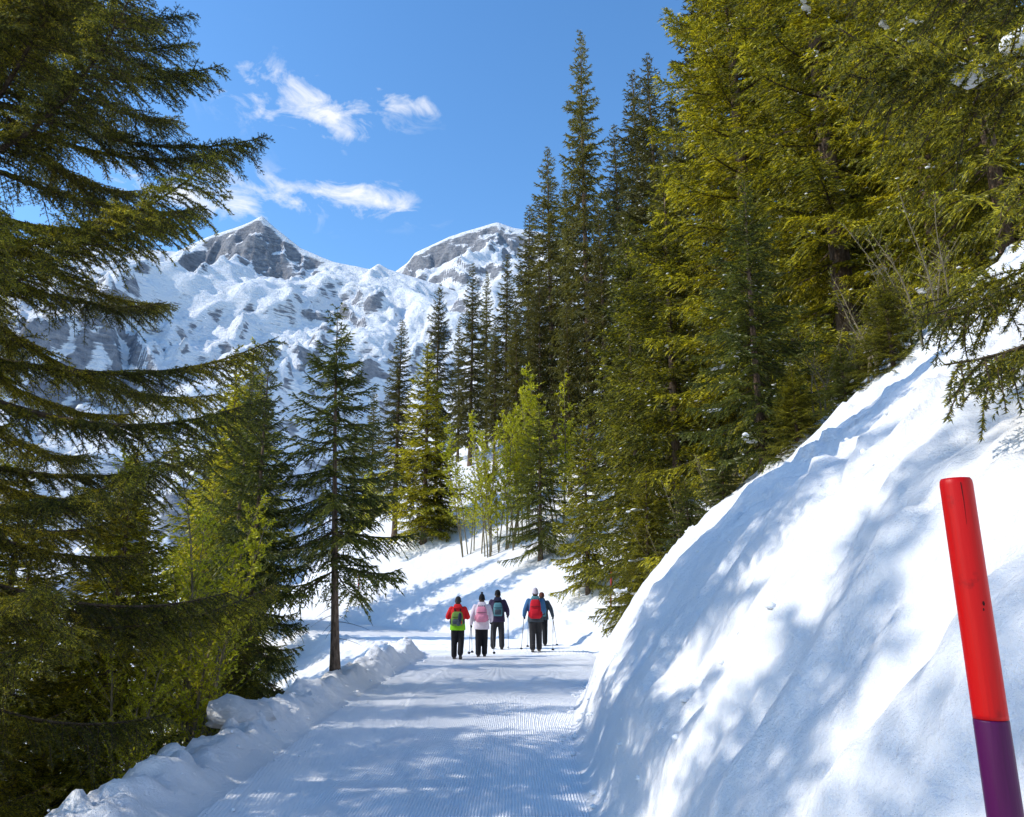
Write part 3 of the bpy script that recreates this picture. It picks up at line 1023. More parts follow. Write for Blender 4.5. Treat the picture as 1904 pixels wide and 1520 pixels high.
G2 = 'spruces on the slope beyond the walkers'
plant_px(KG, (787, 1011), 636, 'broad green spruce standing at the bottom edge of the far slope', G2, flecks=True, wide=1.1)
plant_px(KE, (733, 1002), 592, 'narrow spruce beside the broad green spruce on the far slope', G2)
plant_px(KG, (818, 1003), 800, 'small spruce tucked against the broad green spruce', G2)
plant_px(KF, (808, 990), 528, 'thin olive spruce with a bare trunk on the far slope', G2, Y=58, wide=0.8)
for px, Y, top, k, w in ((873, 64, 488, KE, .95), (903, 68, 503, KE, .8), (850, 66, 590, KE, .9), (940, 62, 470, KE, 1.0), (985, 60, 378, KE, 1.0), (1030, 56, 272, KE, 1.05),
                         (960, 54, 560, KE, 1.0), (1005, 52, 500, KF, 1.0), (918, 57, 600, KF, .9), (1062, 60, 330, KE, 1.0), (1165, 52, 232, KE, 1.0), (1130, 47, 380, KE, 1.0),
                         (1060, 48, 560, KE, 1.0), (1215, 44, 132, KE, 1.0), (1250, 41, 100, KE, 1.05), (1180, 38, 400, KG, 1.0), (1290, 38, 170, KE, 1.1), (690, 66, 720, KE, 1.0), (655, 75, 770, KE, 1.0)):
    plant_px(k, (px, 900), top, 'olive green spruce in the dense stand climbing the far slope', 'dense stand of spruces on the far slope', Y=Y, wide=w * 0.88, flecks=(px > 900))
plant_px(KE, (1098, 740), 52, 'tallest spruce, slim and pointed, rising above the dense stand', G2, Y=50, wide=0.68)
plant_px(KD, (1005, 1045), 745, 'small dark conical spruce beside the yellow saplings', G2, wide=1.15)

G3 = 'big sunlit spruces along the bank'
ORD = ('first', 'second', 'third', 'fourth', 'fifth', 'sixth', 'seventh', 'eighth', 'ninth', 'tenth', 'eleventh', 'twelfth')
for px, Y, top, k, w, sn in ((1430, 19.5, -330, KW, 1.0, 10), (1262, 22, 290, KA, 1.05, 6), (1185, 26, 560, KA, .9, 5), (1610, 15.5, -600, KW, 1.0, 14),
                             (1810, 13.5, -700, KW, .9, 12), (1520, 24, -300, KE, 1.1, 4), (1360, 27, -60, KE, 1.0, 2), (1700, 21, -500, KE, 1.1, 4), (1900, 18, -600, KE, 1.1, 4), (1950, 10.5, -500, KA, .9, 8)):
    row = sorted(p for p, yy in ((1430, 1), (1262, 1), (1185, 1), (1610, 1), (1810, 1), (1950, 1)) if yy)
    if px in row:
        lab = 'big sunlit spruce with snow clumps, %s up the bank from the low bushy spruce' % ORD[row.index(px)]
    else:
        lab = 'tall olive spruce behind the row along the bank, %s up the slope' % ORD[sorted((1520, 1360, 1700, 1900)).index(px)]
    plant_px(k, (px, 900), top, lab, G3, Y=Y, wide=w, snow=sn, flecks=True, big=0.21)
plant_px(KG, (1092, 1050), 740, 'green spruce at the path end of the row along the bank', G3, Y=32, wide=0.9, snow=3, flecks=True)
plant_px(KA, (1190, 1100), 900, 'low bushy spruce by the red pole at the foot of the bank', G3, Y=25.5, wide=0.8, snow=4, flecks=True)
plant_px(KA, (1205, 1060), 860, 'low bushy spruce growing behind the shoulder of the snow bank', G3, Y=20.5, wide=1.3, snow=4, flecks=True)
plant_px(KD, (1425, 905), 330, 'dark shaded spruce with bare trunk foot on the crest of the bank', None, Y=12.3, snow=9, flecks=True, big=0.17, wide=1.05)


# ------------------------------------------------------------------ leafy saplings and bare brush
class SaplingKind:
    def __init__(self, H, stems, seed, spread, leaf, per_twig, twigs):
        rng = random.Random(seed); rs = np.random.RandomState(seed)
        self.H = H
        self.stems = []; S, E = [], []; WV, WF = [], []; off = 0
        for s in range(stems):
            h = H * rng.uniform(0.65, 1.0); a = rng.uniform(0, 6.28); sp = spread * rng.uniform(0.4, 1.0)
            n = 10; t = np.linspace(0, 1, n + 1)
            b0 = np.array([rng.uniform(-.5, .5), rng.uniform(-.5, .5), -0.3]) * (1 if stems > 1 else 0.1)
            st = b0 + np.stack([math.cos(a) * sp * h * t ** 1.4 + 0.05 * np.sin(t * 7 + a), math.sin(a) * sp * h * t ** 1.4 + 0.05 * np.cos(t * 6 + a), h * t], 1)
            self.stems.append(tube(st, np.linspace(0.012 * h ** 0.5 + 0.008, 0.004, n + 1), 6))
            for k in range(twigs):
                tt = rng.uniform(0.22, 0.99); p = np.array([np.interp(tt, t, st[:, c]) for c in range(3)])
                az = rng.uniform(0, 6.28); l = (0.20 * h * (1.1 - tt) + 0.15) * rng.uniform(0.5, 1.2)
                d = np.array([math.cos(az), math.sin(az), rng.uniform(0.5, 1.5)]); d /= np.linalg.norm(d)
                u = np.linspace(0, 1, 5)
                tw = p + l * u[:, None] * d + np.array([0, 0, 0.1 * l]) * (u ** 2)[:, None]
                v, f = tube(tw, np.linspace(0.006, 0.002, 5), 3, False); WV.append(v); WF.append(f + off); off += len(v)
                for q in range(per_twig):
                    uu = rng.uniform(0.2, 1.0); pp = p + l * uu * d
                    e = np.array([rng.gauss(0, 1), rng.gauss(0, 1), rng.gauss(0.4, .8)]); e /= np.linalg.norm(e)
                    S.append(pp); E.append(pp + e * leaf * rng.uniform(.6, 1.3))
        S, E = np.array(S), np.array(E)
        tv_ = blade_tris(S, E, leaf * 0.55, 2, rs)
        self.crown = joined_mesh('crown', tv_, np.vstack(WV), np.vstack(WF), [leaf_mat, grey_bark_mat])
        self.stem_meshes = [mesh_np('stem', v, as_tris(f), None, [grey_bark_mat], True) for v, f in self.stems]


def plant_sapling(kind, loc, height, label, group, rz):
    s = height / kind.H
    t = thing('leafy_sapling', loc, label, 'sapling', group, (0, 0, rz), s)
    for m in kind.stem_meshes:
        add_obj('stem', m, t)
    add_obj('crown', kind.crown, t)
    return t


SA = SaplingKind(8.0, 5, 31, 0.24, 0.12, 9, 55)
SB = SaplingKind(5.0, 3, 32, 0.25, 0.042, 22, 80)
SC = SaplingKind(4.0, 7, 33, 0.45, 0.05, 1, 34)
G4 = 'yellow green saplings on the far slope'
for i, (px, py, top) in enumerate(((868, 1030, 775), (900, 1036, 760), (928, 1028, 745), (958, 1016, 730), (985, 1000, 700), (1035, 985, 662))):
    x, y, z = on_ground(px, py)
    h = at_depth(px, top, y).z - z
    plant_sapling(SA, (x, y, z), h, 'yellow green sapling clump, %s from the broad green spruce towards the bank' % ORD[i], G4, i * 1.3)
for i, (px, py, top, Y) in enumerate(((700, 985, 860, 60), (672, 1000, 880, 64))):
    p = at_depth(px, py, Y); z = smooth_ground(p.x, p.y)
    plant_sapling(SA, (p.x, p.y, z), at_depth(px, top, Y).z - z, ('pale sapling clump on the far snow behind the lone spruce, towards the broad spruce', 'pale sapling clump on the far snow behind the lone spruce, towards the valley')[i], G4, i * 2.1)
G5 = 'leafy saplings behind the berm'
for i, (x, y, h) in enumerate(((-4.6, 10.6, 5.2), (-5.2, 11.8, 5.6), (-4.6, 12.6, 4.4), (-5.9, 10.0, 4.6), (-4.3, 8.6, 3.2), (-5.0, 13.6, 4.5))):
    plant_sapling(SB, (x, y, smooth_ground(x, y)), h, 'leafy yellow green sapling with thin bare stems behind the berm, %s along' % ORD[sorted((8.6, 10.0, 10.6, 11.8, 12.6, 13.6)).index(y)], G5, i * 1.7)
for i, (px, Y) in enumerate(((1280, 17.5), (1330, 15.5), (1560, 12.5), (1680, 11.5), (1240, 20), (1760, 10))):
    p = at_depth(px, 900, Y); z = smooth_ground(p.x, p.y)
    t = thing('bare_shrub', (p.x, p.y, z), 'bare twiggy shrub between the spruces, %s up the bank crest' % ORD[sorted((1280, 1330, 1560, 1680, 1240, 1760)).index(px)], 'shrub', 'bare shrubs on the bank', (0, 0, i * 1.1), 0.62)
    for m in SC.stem_meshes:
        add_obj('stem', m, t)
    add_obj('twigs', SC.crown, t)

# young spruces along the crest of the bank
for i, (px, Y, h) in enumerate(((1345, 12.6, 1.5), (1490, 11.4, 1.7), (1590, 10.8, 1.3), (1690, 10.2, 1.8), (1275, 14.6, 1.6))):
    p = at_depth(px, 900, Y); z = smooth_ground(p.x, p.y)
    plant(KA if i % 2 else KD, (p.x, p.y, z - 0.25), h, 'knee high young spruce, %s up the crest of the snow bank' % ORD[sorted((1345, 1490, 1590, 1690, 1275)).index(px)], 'young spruces on the bank crest', wide=1.7, snow=1, big=0.10)
# ------------------------------------------------------------------ simple cloth, leather and paint materials
def cloth(name, color, rough=0.85, scale=60, var=0.25):
    M = Mat(name)
    n = M.noise(scale, 3, 0.6, M.coord('Object'))
    n2 = M.noise(9, 3, 0.6, M.coord('Object'))
    dk = tuple(c * (1 - var) for c in color)
    col = M.ramp(n, [(0.3, dk), (0.7, color)])
    return M.principled(col, rough, M.bump(n2, 0.5, 0.03), Specular_IOR_Level=0.2)


RED = cloth('red_fabric', (0.62, 0.018, 0.022)); GREEN = cloth('lime_fabric', (0.22, 0.52, 0.015)); MOSS = cloth('moss_fabric', (0.14, 0.24, 0.05))
NAVY = cloth('navy_fabric', (0.022, 0.026, 0.055)); BLACK = cloth('black_fabric', (0.012, 0.012, 0.014)); CHAR = cloth('charcoal_fabric', (0.035, 0.033, 0.034))
LILAC = cloth('pale_lilac_fabric', (0.68, 0.60, 0.66)); PINK = cloth('pink_fabric', (0.70, 0.26, 0.36)); PLUM = cloth('plum_fabric', (0.045, 0.030, 0.065))
BLUE = cloth('steel_blue_fabric', (0.055, 0.15, 0.30)); TEAL = cloth('teal_fabric', (0.10, 0.24, 0.27)); GREYW = cloth('pale_grey_wool', (0.55, 0.50, 0.55))
PACKRED = cloth('pack_red_fabric', (0.55, 0.012, 0.025)); SLATE = cloth('slate_fabric', (0.055, 0.07, 0.085)); BROWN = cloth('brown_wool', (0.13, 0.045, 0.03))
BOOT = cloth('boot_leather', (0.05, 0.045, 0.042), 0.7); TAN = cloth('boot_suede', (0.26, 0.22, 0.18), 0.8); SOLE = cloth('boot_sole', (0.03, 0.03, 0.03), 0.8)
SKIN = cloth('skin', (0.55, 0.33, 0.25), 0.6, 30, 0.1); HAIR = cloth('hair', (0.06, 0.035, 0.02), 0.6); EYE_W = cloth('eye', (0.02, 0.02, 0.02), 0.3)
STEEL = Mat('pole_alloy').principled((0.025, 0.025, 0.028), 0.5, None)
RUBBER = cloth('rubber', (0.015, 0.015, 0.016), 0.7)


class MB:
    """collects shapes, then links them as one mesh object"""

    def __init__(self):
        self.v, self.f, self.mi, self.n = [], [], [], 0

    def add(self, v, f, mi=0):
        f = [tuple(int(i) + self.n for i in dict.fromkeys(q)) for q in f]
        self.v.extend([tuple(p) for p in v]); self.f.extend(f); self.mi.extend([mi] * len(f)); self.n += len(v)
        return self

    def loft(self, rings, sides=18, p=2.4, mi=0, capped=True):
        """rings: (centre, half axis a vector, half axis b vector); superellipse cross sections"""
        V, F = [], []
        for c, a, b in rings:
            for j in range(sides):
                t = 2 * math.pi * j / sides
                ct, st = math.cos(t), math.sin(t)
                ct = math.copysign(abs(ct) ** (2 / p), ct); st = math.copysign(abs(st) ** (2 / p), st)
                V.append(Vector(c) + Vector(a) * ct + Vector(b) * st)
        for i in range(len(rings) - 1):
            for j in range(sides):
                k = (j + 1) % sides
                F.append((i * sides + j, i * sides + k, (i + 1) * sides + k, (i + 1) * sides + j))
        if capped:
            F.append(tuple(range(sides))[::-1]); F.append(tuple((len(rings) - 1) * sides + j for j in range(sides)))
        return self.add(V, F, mi)

    def zloft(self, rows, sides=18, p=2.4, mi=0):
        return self.loft([((x, y, z), (hw, 0, 0), (0, hd, 0)) for x, y, z, hw, hd in rows], sides, p, mi)

    def tube(self, pts, rad, sides=10, mi=0):
        # resample for round joints
        P = [Vector(q) for q in pts]
        v, f = tube([tuple(q) for q in P], rad, sides)
        return self.add(v, f, mi)

    def ball(self, c, r, mi=0, seg=12):
        rows = []
        r = (r, r, r) if isinstance(r, (int, float)) else r
        for i in range(seg // 2 + 1):
            a = -math.pi / 2 + math.pi * i / (seg // 2)
            k = max(math.cos(a), 0.02)
            rows.append((c[0], c[1], c[2] + r[2] * math.sin(a), r[0] * k, r[1] * k))
        return self.zloft(rows, seg, 2.0, mi)

    def mesh(self, name, mats, smooth=True, remesh=0, smooth_it=0):
        me = bpy.data.meshes.new(name)
        me.from_pydata(self.v, [], self.f)
        for m in mats:
            me.materials.append(m)
        me.polygons.foreach_set('material_index', self.mi)
        if remesh:
            bm = bmesh.new(); bm.from_mesh(me); bmesh.ops.recalc_face_normals(bm, faces=bm.faces[:]); bm.to_mesh(me); bm.free()
            o = bpy.data.objects.new('tmp', me); C.objects.link(o)
            md = o.modifiers.new('r', 'REMESH'); md.mode = 'VOXEL'; md.voxel_size = remesh
            if smooth_it:
                sm = o.modifiers.new('s', 'SMOOTH'); sm.iterations = smooth_it; sm.factor = 0.5
            dg = bpy.context.evaluated_depsgraph_get()
            me2 = bpy.data.meshes.new_from_object(o.evaluated_get(dg))
            bpy.data.objects.remove(o)
            me2.name = name
            me2.materials.clear()
            for m in mats:
                me2.materials.append(m)
            me = me2
        me.polygons.foreach_set('use_smooth', [smooth] * len(me.polygons))
        me.update()
        return me


def limb(mb, pts, rad, n=5, sides=12):
    """a tapering limb through its joints, rounded at the bend"""
    P = np.array(pts, float); s = np.arange(len(P))
    t = np.linspace(0, len(P) - 1, n * (len(P) - 1) + 1)
    Q = np.stack([np.interp(t, s, P[:, c]) for c in range(3)], 1)
    for _ in range(2):
        Q[1:-1] = 0.25 * Q[:-2] + 0.5 * Q[1:-1] + 0.25 * Q[2:]
    r = np.interp(t, s, rad)
    mb.tube(Q, r, sides)
    mb.ball(tuple(P[0]), rad[0]); mb.ball(tuple(P[-1]), rad[-1])


def glove(mb, w, d, side):
    """a hand closed round a grip: palm, four curled fingers, thumb"""
    w = np.array(w, float); d = np.array(d, float) / np.linalg.norm(d)
    up = np.array([0, 0, 1.0]); lat = np.cross(d, up); lat /= np.linalg.norm(lat) + 1e-6
    palm = [w, w + d * 0.045, w + d * 0.085]
    mb.loft([(tuple(p), tuple(lat * 0.022), tuple(np.cross(lat, d) * r)) for p, r in zip(palm, (0.028, 0.042, 0.040))], 10, 2.2)
    for k, (o, l) in enumerate(((0.030, 0.065), (0.010, 0.075), (-0.010, 0.070), (-0.030, 0.055))):
        b = w + d * 0.08 + np.cross(lat, d) * o
        inn = -lat * side
        mb.tube([b, b + d * l * 0.5, b + d * l * 0.6 + inn * l * 0.45, b + d * l * 0.2 + inn * l * 0.62], [0.0105, 0.010, 0.0095, 0.008], 6)
    b = w + d * 0.03 + np.cross(lat, d) * 0.03 - lat * side * 0.01
    mb.tube([b, b + d * 0.035 - lat * side * 0.035, b + d * 0.06 - lat * side * 0.03], [0.0125, 0.011, 0.009], 6)


def person(loc, height, yaw, label, s):
    t = thing('person', loc, label, 'person', 'walkers on the groomed path', (0, 0, yaw), height / 1.74)
    la, ra = s['larm'], s['rarm']                 # shoulder, elbow, wrist
    ll, rl = s['lleg'], s['rleg']                 # hip, knee, ankle
    # body: one continuous figure
    b = MB()
    b.zloft([(0, 0, .84, .15, .10), (0, 0, .95, .165, .115), (0, -.005, 1.08, .145, .10), (0, -.01, 1.28, .175, .115), (0, -.01, 1.40, .17, .10), (0, 0, 1.46, .09, .07), (0, .01, 1.50, .055, .055), (0, .015, 1.56, .052, .055)], 16)
    b.ball((0, .03, 1.635), (.076, .096, .112)); b.ball((0, .075, 1.585), (.045, .045, .05))
    b.tube([(0, .12, 1.635), (0, .145, 1.612), (0, .13, 1.604)], [.010, .015, .012], 8)
    for sx in (-1, 1):
        b.ball((sx * .078, .02, 1.63), (.012, .022, .032))
    for a in (la, ra):
        limb(b, a, (.052, .040, .028))
    for l in (ll, rl):
        limb(b, l, (.082, .055, .042))
    add_obj('body', b.mesh('body', [SKIN], True, 0.016, 2), t)
    f = MB()
    for sx in (-1, 1):
        f.ball((sx * .03, .118, 1.645), (.012, .008, .009), 0, 8)
    f.loft([((-.022, .118, 1.573), (0, .004, 0), (0, 0, .003)), ((0, .124, 1.572), (0, .005, 0), (0, 0, .005)), ((.022, .118, 1.573), (0, .004, 0), (0, 0, .003))], 6, 2)
    add_obj('face_features', f.mesh('face_features', [EYE_W]), t)
    # trousers
    tr = MB()
    tr.zloft([(0, 0, .80, .150, .118), (0, 0, .90, .175, .132), (0, 0, 1.0, .16, .12), (0, 0, 1.05, .15, .11)], 16)
    for l in (ll, rl):
        limb(tr, [l[0], l[1], l[2]], (.112, .094, .084))
    add_obj('trousers', tr.mesh('trousers', [s['trousers']], True, 0.014, 2), t)
    # jacket
    j = MB()
    hem = s.get('hem', .84)
    j.zloft([(0, 0, hem, .232, .172), (0, 0, hem + .08, .230, .170), (0, 0, 1.06, .212, .158), (0, -.01, 1.24, .226, .16), (0, -.01, 1.36, .225, .145), (0, -.005, 1.44, .18, .115), (0, 0, 1.49, .10, .085), (0, .005, 1.54, .078, .075)], 18)
    for a in (la, ra):
        limb(j, a, (.086, .074, .056))
    jm = j.mesh('jacket', [s['jacket'], s.get('jacket_low', s['jacket'])], True, 0.014, 2)
    if 'jacket_low' in s:
        jm.polygons.foreach_set('material_index', [1 if p.center.z < 1.04 and abs(p.center.x) < 0.245 else 0 for p in jm.polygons])
    jo = add_obj('jacket', jm, t)
    h = MB()                                        # hood lying on the shoulders
    h.loft([((0, -.10 + .0, 1.40), (.13, 0, 0), (0, .03, .02)), ((0, -.115, 1.45), (.135, 0, 0), (0, .045, .02)), ((0, -.085, 1.51), (.12, 0, 0), (0, .055, .02)), ((0, -.04, 1.55), (.098, 0, 0), (0, .075, .01))], 16, 2.2)
    add_obj('hood', h.mesh('hood', [s.get('hood', s['jacket'])], True, 0.012, 3), jo)
    # boots
    for l, tilt in ((ll, s.get('ltilt', 0)), (rl, s.get('rtilt', 0))):
        bm_ = MB()
        bm_.loft([((0, -.085, .012), (.036, 0, 0), (0, 0, .012)), ((0, -.07, .03), (.042, 0, 0), (0, 0, .03)), ((0, .0, .05), (.046, 0, 0), (0, 0, .05)), ((0, .10, .035), (.050, 0, 0), (0, 0, .034)), ((0, .18, .025), (.042, 0, 0), (0, 0, .022)), ((0, .205, .02), (.020, 0, 0), (0, 0, .012))], 12, 2.6)
        bm_.zloft([(0, -.03, .03, .050, .062), (0, -.03, .10, .052, .060), (0, -.03, .19, .058, .062)], 12, 2.2)
        bo = add_obj('boot', bm_.mesh('boot', [s.get('boots', BOOT)]), t, (l[2][0], l[2][1] + .03, l[2][2] - .10), (tilt, 0, 0))
        so = MB().loft([((0, -.09, -.002), (.040, 0, 0), (0, 0, .012)), ((0, .0, -.004), (.044, 0, 0), (0, 0, .013)), ((0, .12, -.003), (.053, 0, 0), (0, 0, .013)), ((0, .21, .004), (.03, 0, 0), (0, 0, .010))], 10, 3)
        add_obj('sole', so.mesh('sole', [SOLE]), bo)
    # gloves
    for a, sd in ((la, -1), (ra, 1)):
        g = MB(); glove(g, a[2], np.array(a[2]) - np.array(a[1]), sd)
        add_obj('glove', g.mesh('glove', [s.get('gloves', BLACK)]), t)
    # hat or hair
    hat = MB()
    top = s.get('hat_top', .16)
    hat.zloft([(0, .02, 1.60, .088, .106), (0, .018, 1.635, .092, .110), (0, .015, 1.69, .088, .104), (0, .01, 1.69 + top * .35, .070, .082), (0, .005, 1.69 + top * .55, .042, .05), (0, 0, 1.69 + top * .62, .012, .014)], 16, 2.0)
    ho = add_obj('hat', hat.mesh('hat', [s['hat']]), t)
    br = MB().zloft([(0, .02, 1.598, .090, .108), (0, .02, 1.603, .097, .115), (0, .02, 1.640, .097, .115), (0, .02, 1.645, .090, .108)], 16, 2.0)
    add_obj('hat_brim', br.mesh('hat_brim', [s['hat']]), ho)
    if s.get('pompom'):
        add_obj('pompom', MB().ball((0, 0, 1.69 + top * .62 + .02), .034).mesh('pompom', [s['hat']]), ho)
    hr = MB().loft([((0, -.055, 1.53), (.06, 0, 0), (0, .022, 0)), ((0, -.06, 1.57), (.075, 0, 0), (0, .03, 0)), ((0, -.045, 1.62), (.082, 0, 0), (0, .045, 0))], 12, 2)
    add_obj('hair', hr.mesh('hair', [s.get('hair', HAIR)]), t)
    return t


def world_of(t, p):
    return Matrix.Translation(t.location) @ t.rotation_euler.to_matrix().to_4x4() @ Matrix.Diagonal((*t.scale, 1)) @ Vector(p)


def backpack(t, label, main, second, strap, w=.145, h=.44, d=.10, z0=.98, y0=-.165, extras=()):
    w *= 1.18; h *= 1.06; d *= 1.1
    o = thing('backpack', t.location, label, 'backpack', None, tuple(t.rotation_euler), t.scale[0])
    b = MB().loft([((0, y0 - d * .9, z0), (w * .82, 0, 0), (0, d * .75, 0)), ((0, y0 - d, z0 + .03), (w, 0, 0), (0, d, 0)), ((0, y0 - d * 1.02, z0 + h * .45), (w * 1.02, 0, 0), (0, d * 1.05, 0)), ((0, y0 - d * .9, z0 + h * .8), (w * .92, 0, 0), (0, d * .9, 0)), ((0, y0 - d * .7, z0 + h * .95), (w * .75, 0, 0), (0, d * .62, 0)), ((0, y0 - d * .6, z0 + h), (w * .5, 0, 0), (0, d * .35, 0))], 20, 3.2)
    mo = add_obj('main_compartment', b.mesh('main_compartment', [main], True), o)
    pk = MB().loft([((0, y0 - d * 1.9, z0 + .05), (w * .66, 0, 0), (0, .03, 0)), ((0, y0 - d * 2.05, z0 + .09), (w * .74, 0, 0), (0, .04, 0)), ((0, y0 - d * 2.0, z0 + h * .42), (w * .70, 0, 0), (0, .035, 0)), ((0, y0 - d * 1.85, z0 + h * .50), (w * .6, 0, 0), (0, .015, 0))], 16, 3)
    add_obj('front_pocket', pk.mesh('front_pocket', [second]), o)
    for sx in (-1, 1):
        st = MB()
        pts = [(sx * .07, y0 - .01, z0 + h * .92), (sx * .10, y0 + .06, 1.475), (sx * .115, .06, 1.475), (sx * .125, .145, 1.36), (sx * .135, .165, 1.22), (sx * .17, .11, 1.08), (sx * .205, -.02, 1.03), (sx * .16, y0 - .02, z0 + .05)]
        P = np.array(pts); s_ = np.arange(len(P)); tt = np.linspace(0, len(P) - 1, 30)
        Q = np.stack([np.interp(tt, s_, P[:, c]) for c in range(3)], 1)
        for _ in range(3):
            Q[1:-1] = .25 * Q[:-2] + .5 * Q[1:-1] + .25 * Q[2:]
        st.tube(Q, np.full(30, .019), 8)
        add_obj('shoulder_strap', st.mesh('shoulder_strap', [strap]), o)
        sd = MB().loft([((sx * w * 1.02, y0 - d, z0 + .04), (.022, 0, 0), (0, .05, 0)), ((sx * w * 1.1, y0 - d, z0 + .12), (.03, 0, 0), (0, .055, 0)), ((sx * w * 1.05, y0 - d, z0 + .20), (.022, 0, 0), (0, .05, 0))], 10, 2.4)
        add_obj('side_pocket', sd.mesh('side_pocket', [second]), o)
    add_obj('grab_loop', MB().tube([(-.03, y0 - .03, z0 + h * .97), (-.025, y0 - .035, z0 + h + .04), (.025, y0 - .035, z0 + h + .04), (.03, y0 - .03, z0 + h * .97)], [.006] * 4, 6).mesh('grab_loop', [strap]), o)
    for zz in (.30, .62):
        v = MB().tube([(-w * .9, y0 - d * 1.5, z0 + h * zz), (-w * .5, y0 - d * 2.08, z0 + h * zz), (w * .5, y0 - d * 2.08, z0 + h * zz), (w * .9, y0 - d * 1.5, z0 + h * zz)], [.008] * 4, 6)
        add_obj('compression_strap', v.mesh('compression_strap', [strap]), o)
    for mat, c, r in extras:
        add_obj('strapped_bundle', MB().ball(c, r, 0, 14).mesh('strapped_bundle', [mat]), o)
    return o


def trek_pole(hand, tip, label):
    hand, tip = Vector(hand), Vector(tip)
    d = (hand - tip).normalized(); L = (hand - tip).length
    o = thing('trekking_pole', tip, label, 'trekking pole', 'trekking poles of the walkers')
    o.rotation_euler = d.to_track_quat('Z', 'Y').to_euler()
    add_obj('shaft', MB().tube([(0, 0, .05), (0, 0, L * .5), (0, 0, L * .5 + .002), (0, 0, L + .02)], [.0075, .0085, .0105, .0105], 8).mesh('shaft', [STEEL]), o)
    add_obj('grip', MB().tube([(0, 0, L - .05), (0, 0, L), (0, 0, L + .06), (0, 0, L + .085)], [.013, .016, .015, .02], 8).mesh('grip', [RUBBER]), o)
    add_obj('basket', MB().zloft([(0, 0, .055, .012, .012), (0, 0, .06, .045, .045), (0, 0, .066, .045, .045), (0, 0, .075, .012, .012)], 12, 2).mesh('basket', [RUBBER]), o)
    add_obj('tip', MB().tube([(0, 0, 0), (0, 0, .03), (0, 0, .06)], [.003, .006, .007], 6).mesh('tip', [STEEL]), o)
    return o


def stand(px, py):
    x, y, z = on_ground(px, py)
    return (x, y, ground(x, y) + 0.012)


def tall(loc, px, top):
    return at_depth(px, top, loc[1]).z - loc[2]


SHL, SHR = (-.19, -.01, 1.40), (.19, -.01, 1.40)
STEP = lambda back: None
p1 = stand(850, 1227)
P1 = person(p1, tall(p1, 845, 1111), 0.0, 'person in red and lime jacket with both hands at the pack straps', dict(
    larm=(SHL, (-.315, -.03, 1.15), (-.20, .19, 1.20)), rarm=(SHR, (.315, -.03, 1.15), (.20, .19, 1.20)),
    lleg=((-.09, 0, .90), (-.10, .06, .50), (-.095, .03, .10)), rleg=((.09, 0, .90), (.105, .04, .49), (.10, -.18, .17)), rtilt=-0.75,
    jacket=RED, jacket_low=GREEN, trousers=BLACK, hat=CHAR, hat_top=.13, hem=.80, boots=BOOT))
backpack(P1, 'moss green and dark backpack worn over the red jacket', MOSS, SLATE, BLACK, .15, .38, .095, .93, extras=((NAVY, (.085, -.375, 1.16), (.055, .05, .15)), (SLATE, (.05, -.39, 1.0), (.07, .05, .07)), (RED, (.13, -.37, 1.03), (.02, .02, .05))))
p2 = stand(895, 1222)
P2 = person(p2, tall(p2, 893, 1107), 0.02, 'person in pale lilac jacket and black bobble hat', dict(
    larm=(SHL, (-.285, -.05, 1.14), (-.315, .06, .92)), rarm=(SHR, (.28, -.04, 1.14), (.28, .14, 1.0)),
    lleg=((-.085, 0, .90), (-.095, .03, .50), (-.09, -.06, .10)), rleg=((.085, 0, .90), (.095, .05, .50), (.09, .05, .10)),
    jacket=LILAC, trousers=BLACK, hat=BLACK, hat_top=.15, pompom=True, hem=.76, boots=BOOT))
backpack(P2, 'pink backpack with grey side pockets on the lilac jacket', PINK, PINK, SLATE, .135, .42, .085, .97)
p3 = stand(925, 1207)
P3 = person(p3, tall(p3, 920, 1099), 0.05, 'person in dark plum jacket and black hat with a pole at one side', dict(
    larm=(SHL, (-.27, .02, 1.14), (-.20, .22, 1.08)), rarm=(SHR, (.30, -.07, 1.16), (.325, .11, 1.02)),
    lleg=((-.09, 0, .90), (-.13, .04, .50), (-.14, -.02, .10)), rleg=((.09, 0, .90), (.12, .02, .50), (.13, -.08, .10)),
    jacket=PLUM, trousers=CHAR, hat=BLACK, hat_top=.14, hem=.80, hood=NAVY, boots=BOOT))
backpack(P3, 'slate green backpack on the dark plum jacket', TEAL, SLATE, BLACK, .12, .38, .07, .98)
p4 = stand(996, 1213)
P4 = person(p4, tall(p4, 990, 1096), -0.03, 'person in steel blue jacket and pale grey hat with red pack', dict(
    larm=(SHL, (-.30, -.08, 1.16), (-.325, .08, 1.0)), rarm=(SHR, (.26, .02, 1.14), (.20, .22, 1.08)),
    lleg=((-.085, 0, .90), (-.09, .02, .50), (-.085, -.10, .11)), rleg=((.085, 0, .90), (.10, .10, .51), (.10, .14, .10)),
    jacket=BLUE, jacket_low=SLATE, trousers=CHAR, hat=GREYW, hat_top=.16, hem=.82, hood=TEAL, boots=TAN))
backpack(P4, 'bright red tall backpack on the steel blue jacket', PACKRED, PACKRED, BLACK, .135, .50, .10, .92)
p5 = on_ground(1008, 1201)
p5 = (p5[0], p5[1], ground(p5[0], p5[1]) + 0.012)
P5 = person(p5, tall(p5, 1004, 1102), -0.05, 'person in dark slate jacket and brown hat walking ahead of the red pack', dict(
    larm=(SHL, (-.27, .02, 1.14), (-.22, .2, 1.05)), rarm=(SHR, (.315, -.08, 1.18), (.37, .08, .96)),
    lleg=((-.09, 0, .90), (-.10, .08, .51), (-.10, .12, .10)), rleg=((.09, 0, .90), (.10, .0, .50), (.10, -.12, .11)),
    jacket=SLATE, trousers=BLACK, hat=BROWN, hat_top=.10, hem=.84, boots=BOOT))
backpack(P5, 'grey teal backpack on the dark slate jacket', TEAL, SLATE, BLACK, .13, .42, .085, .95)


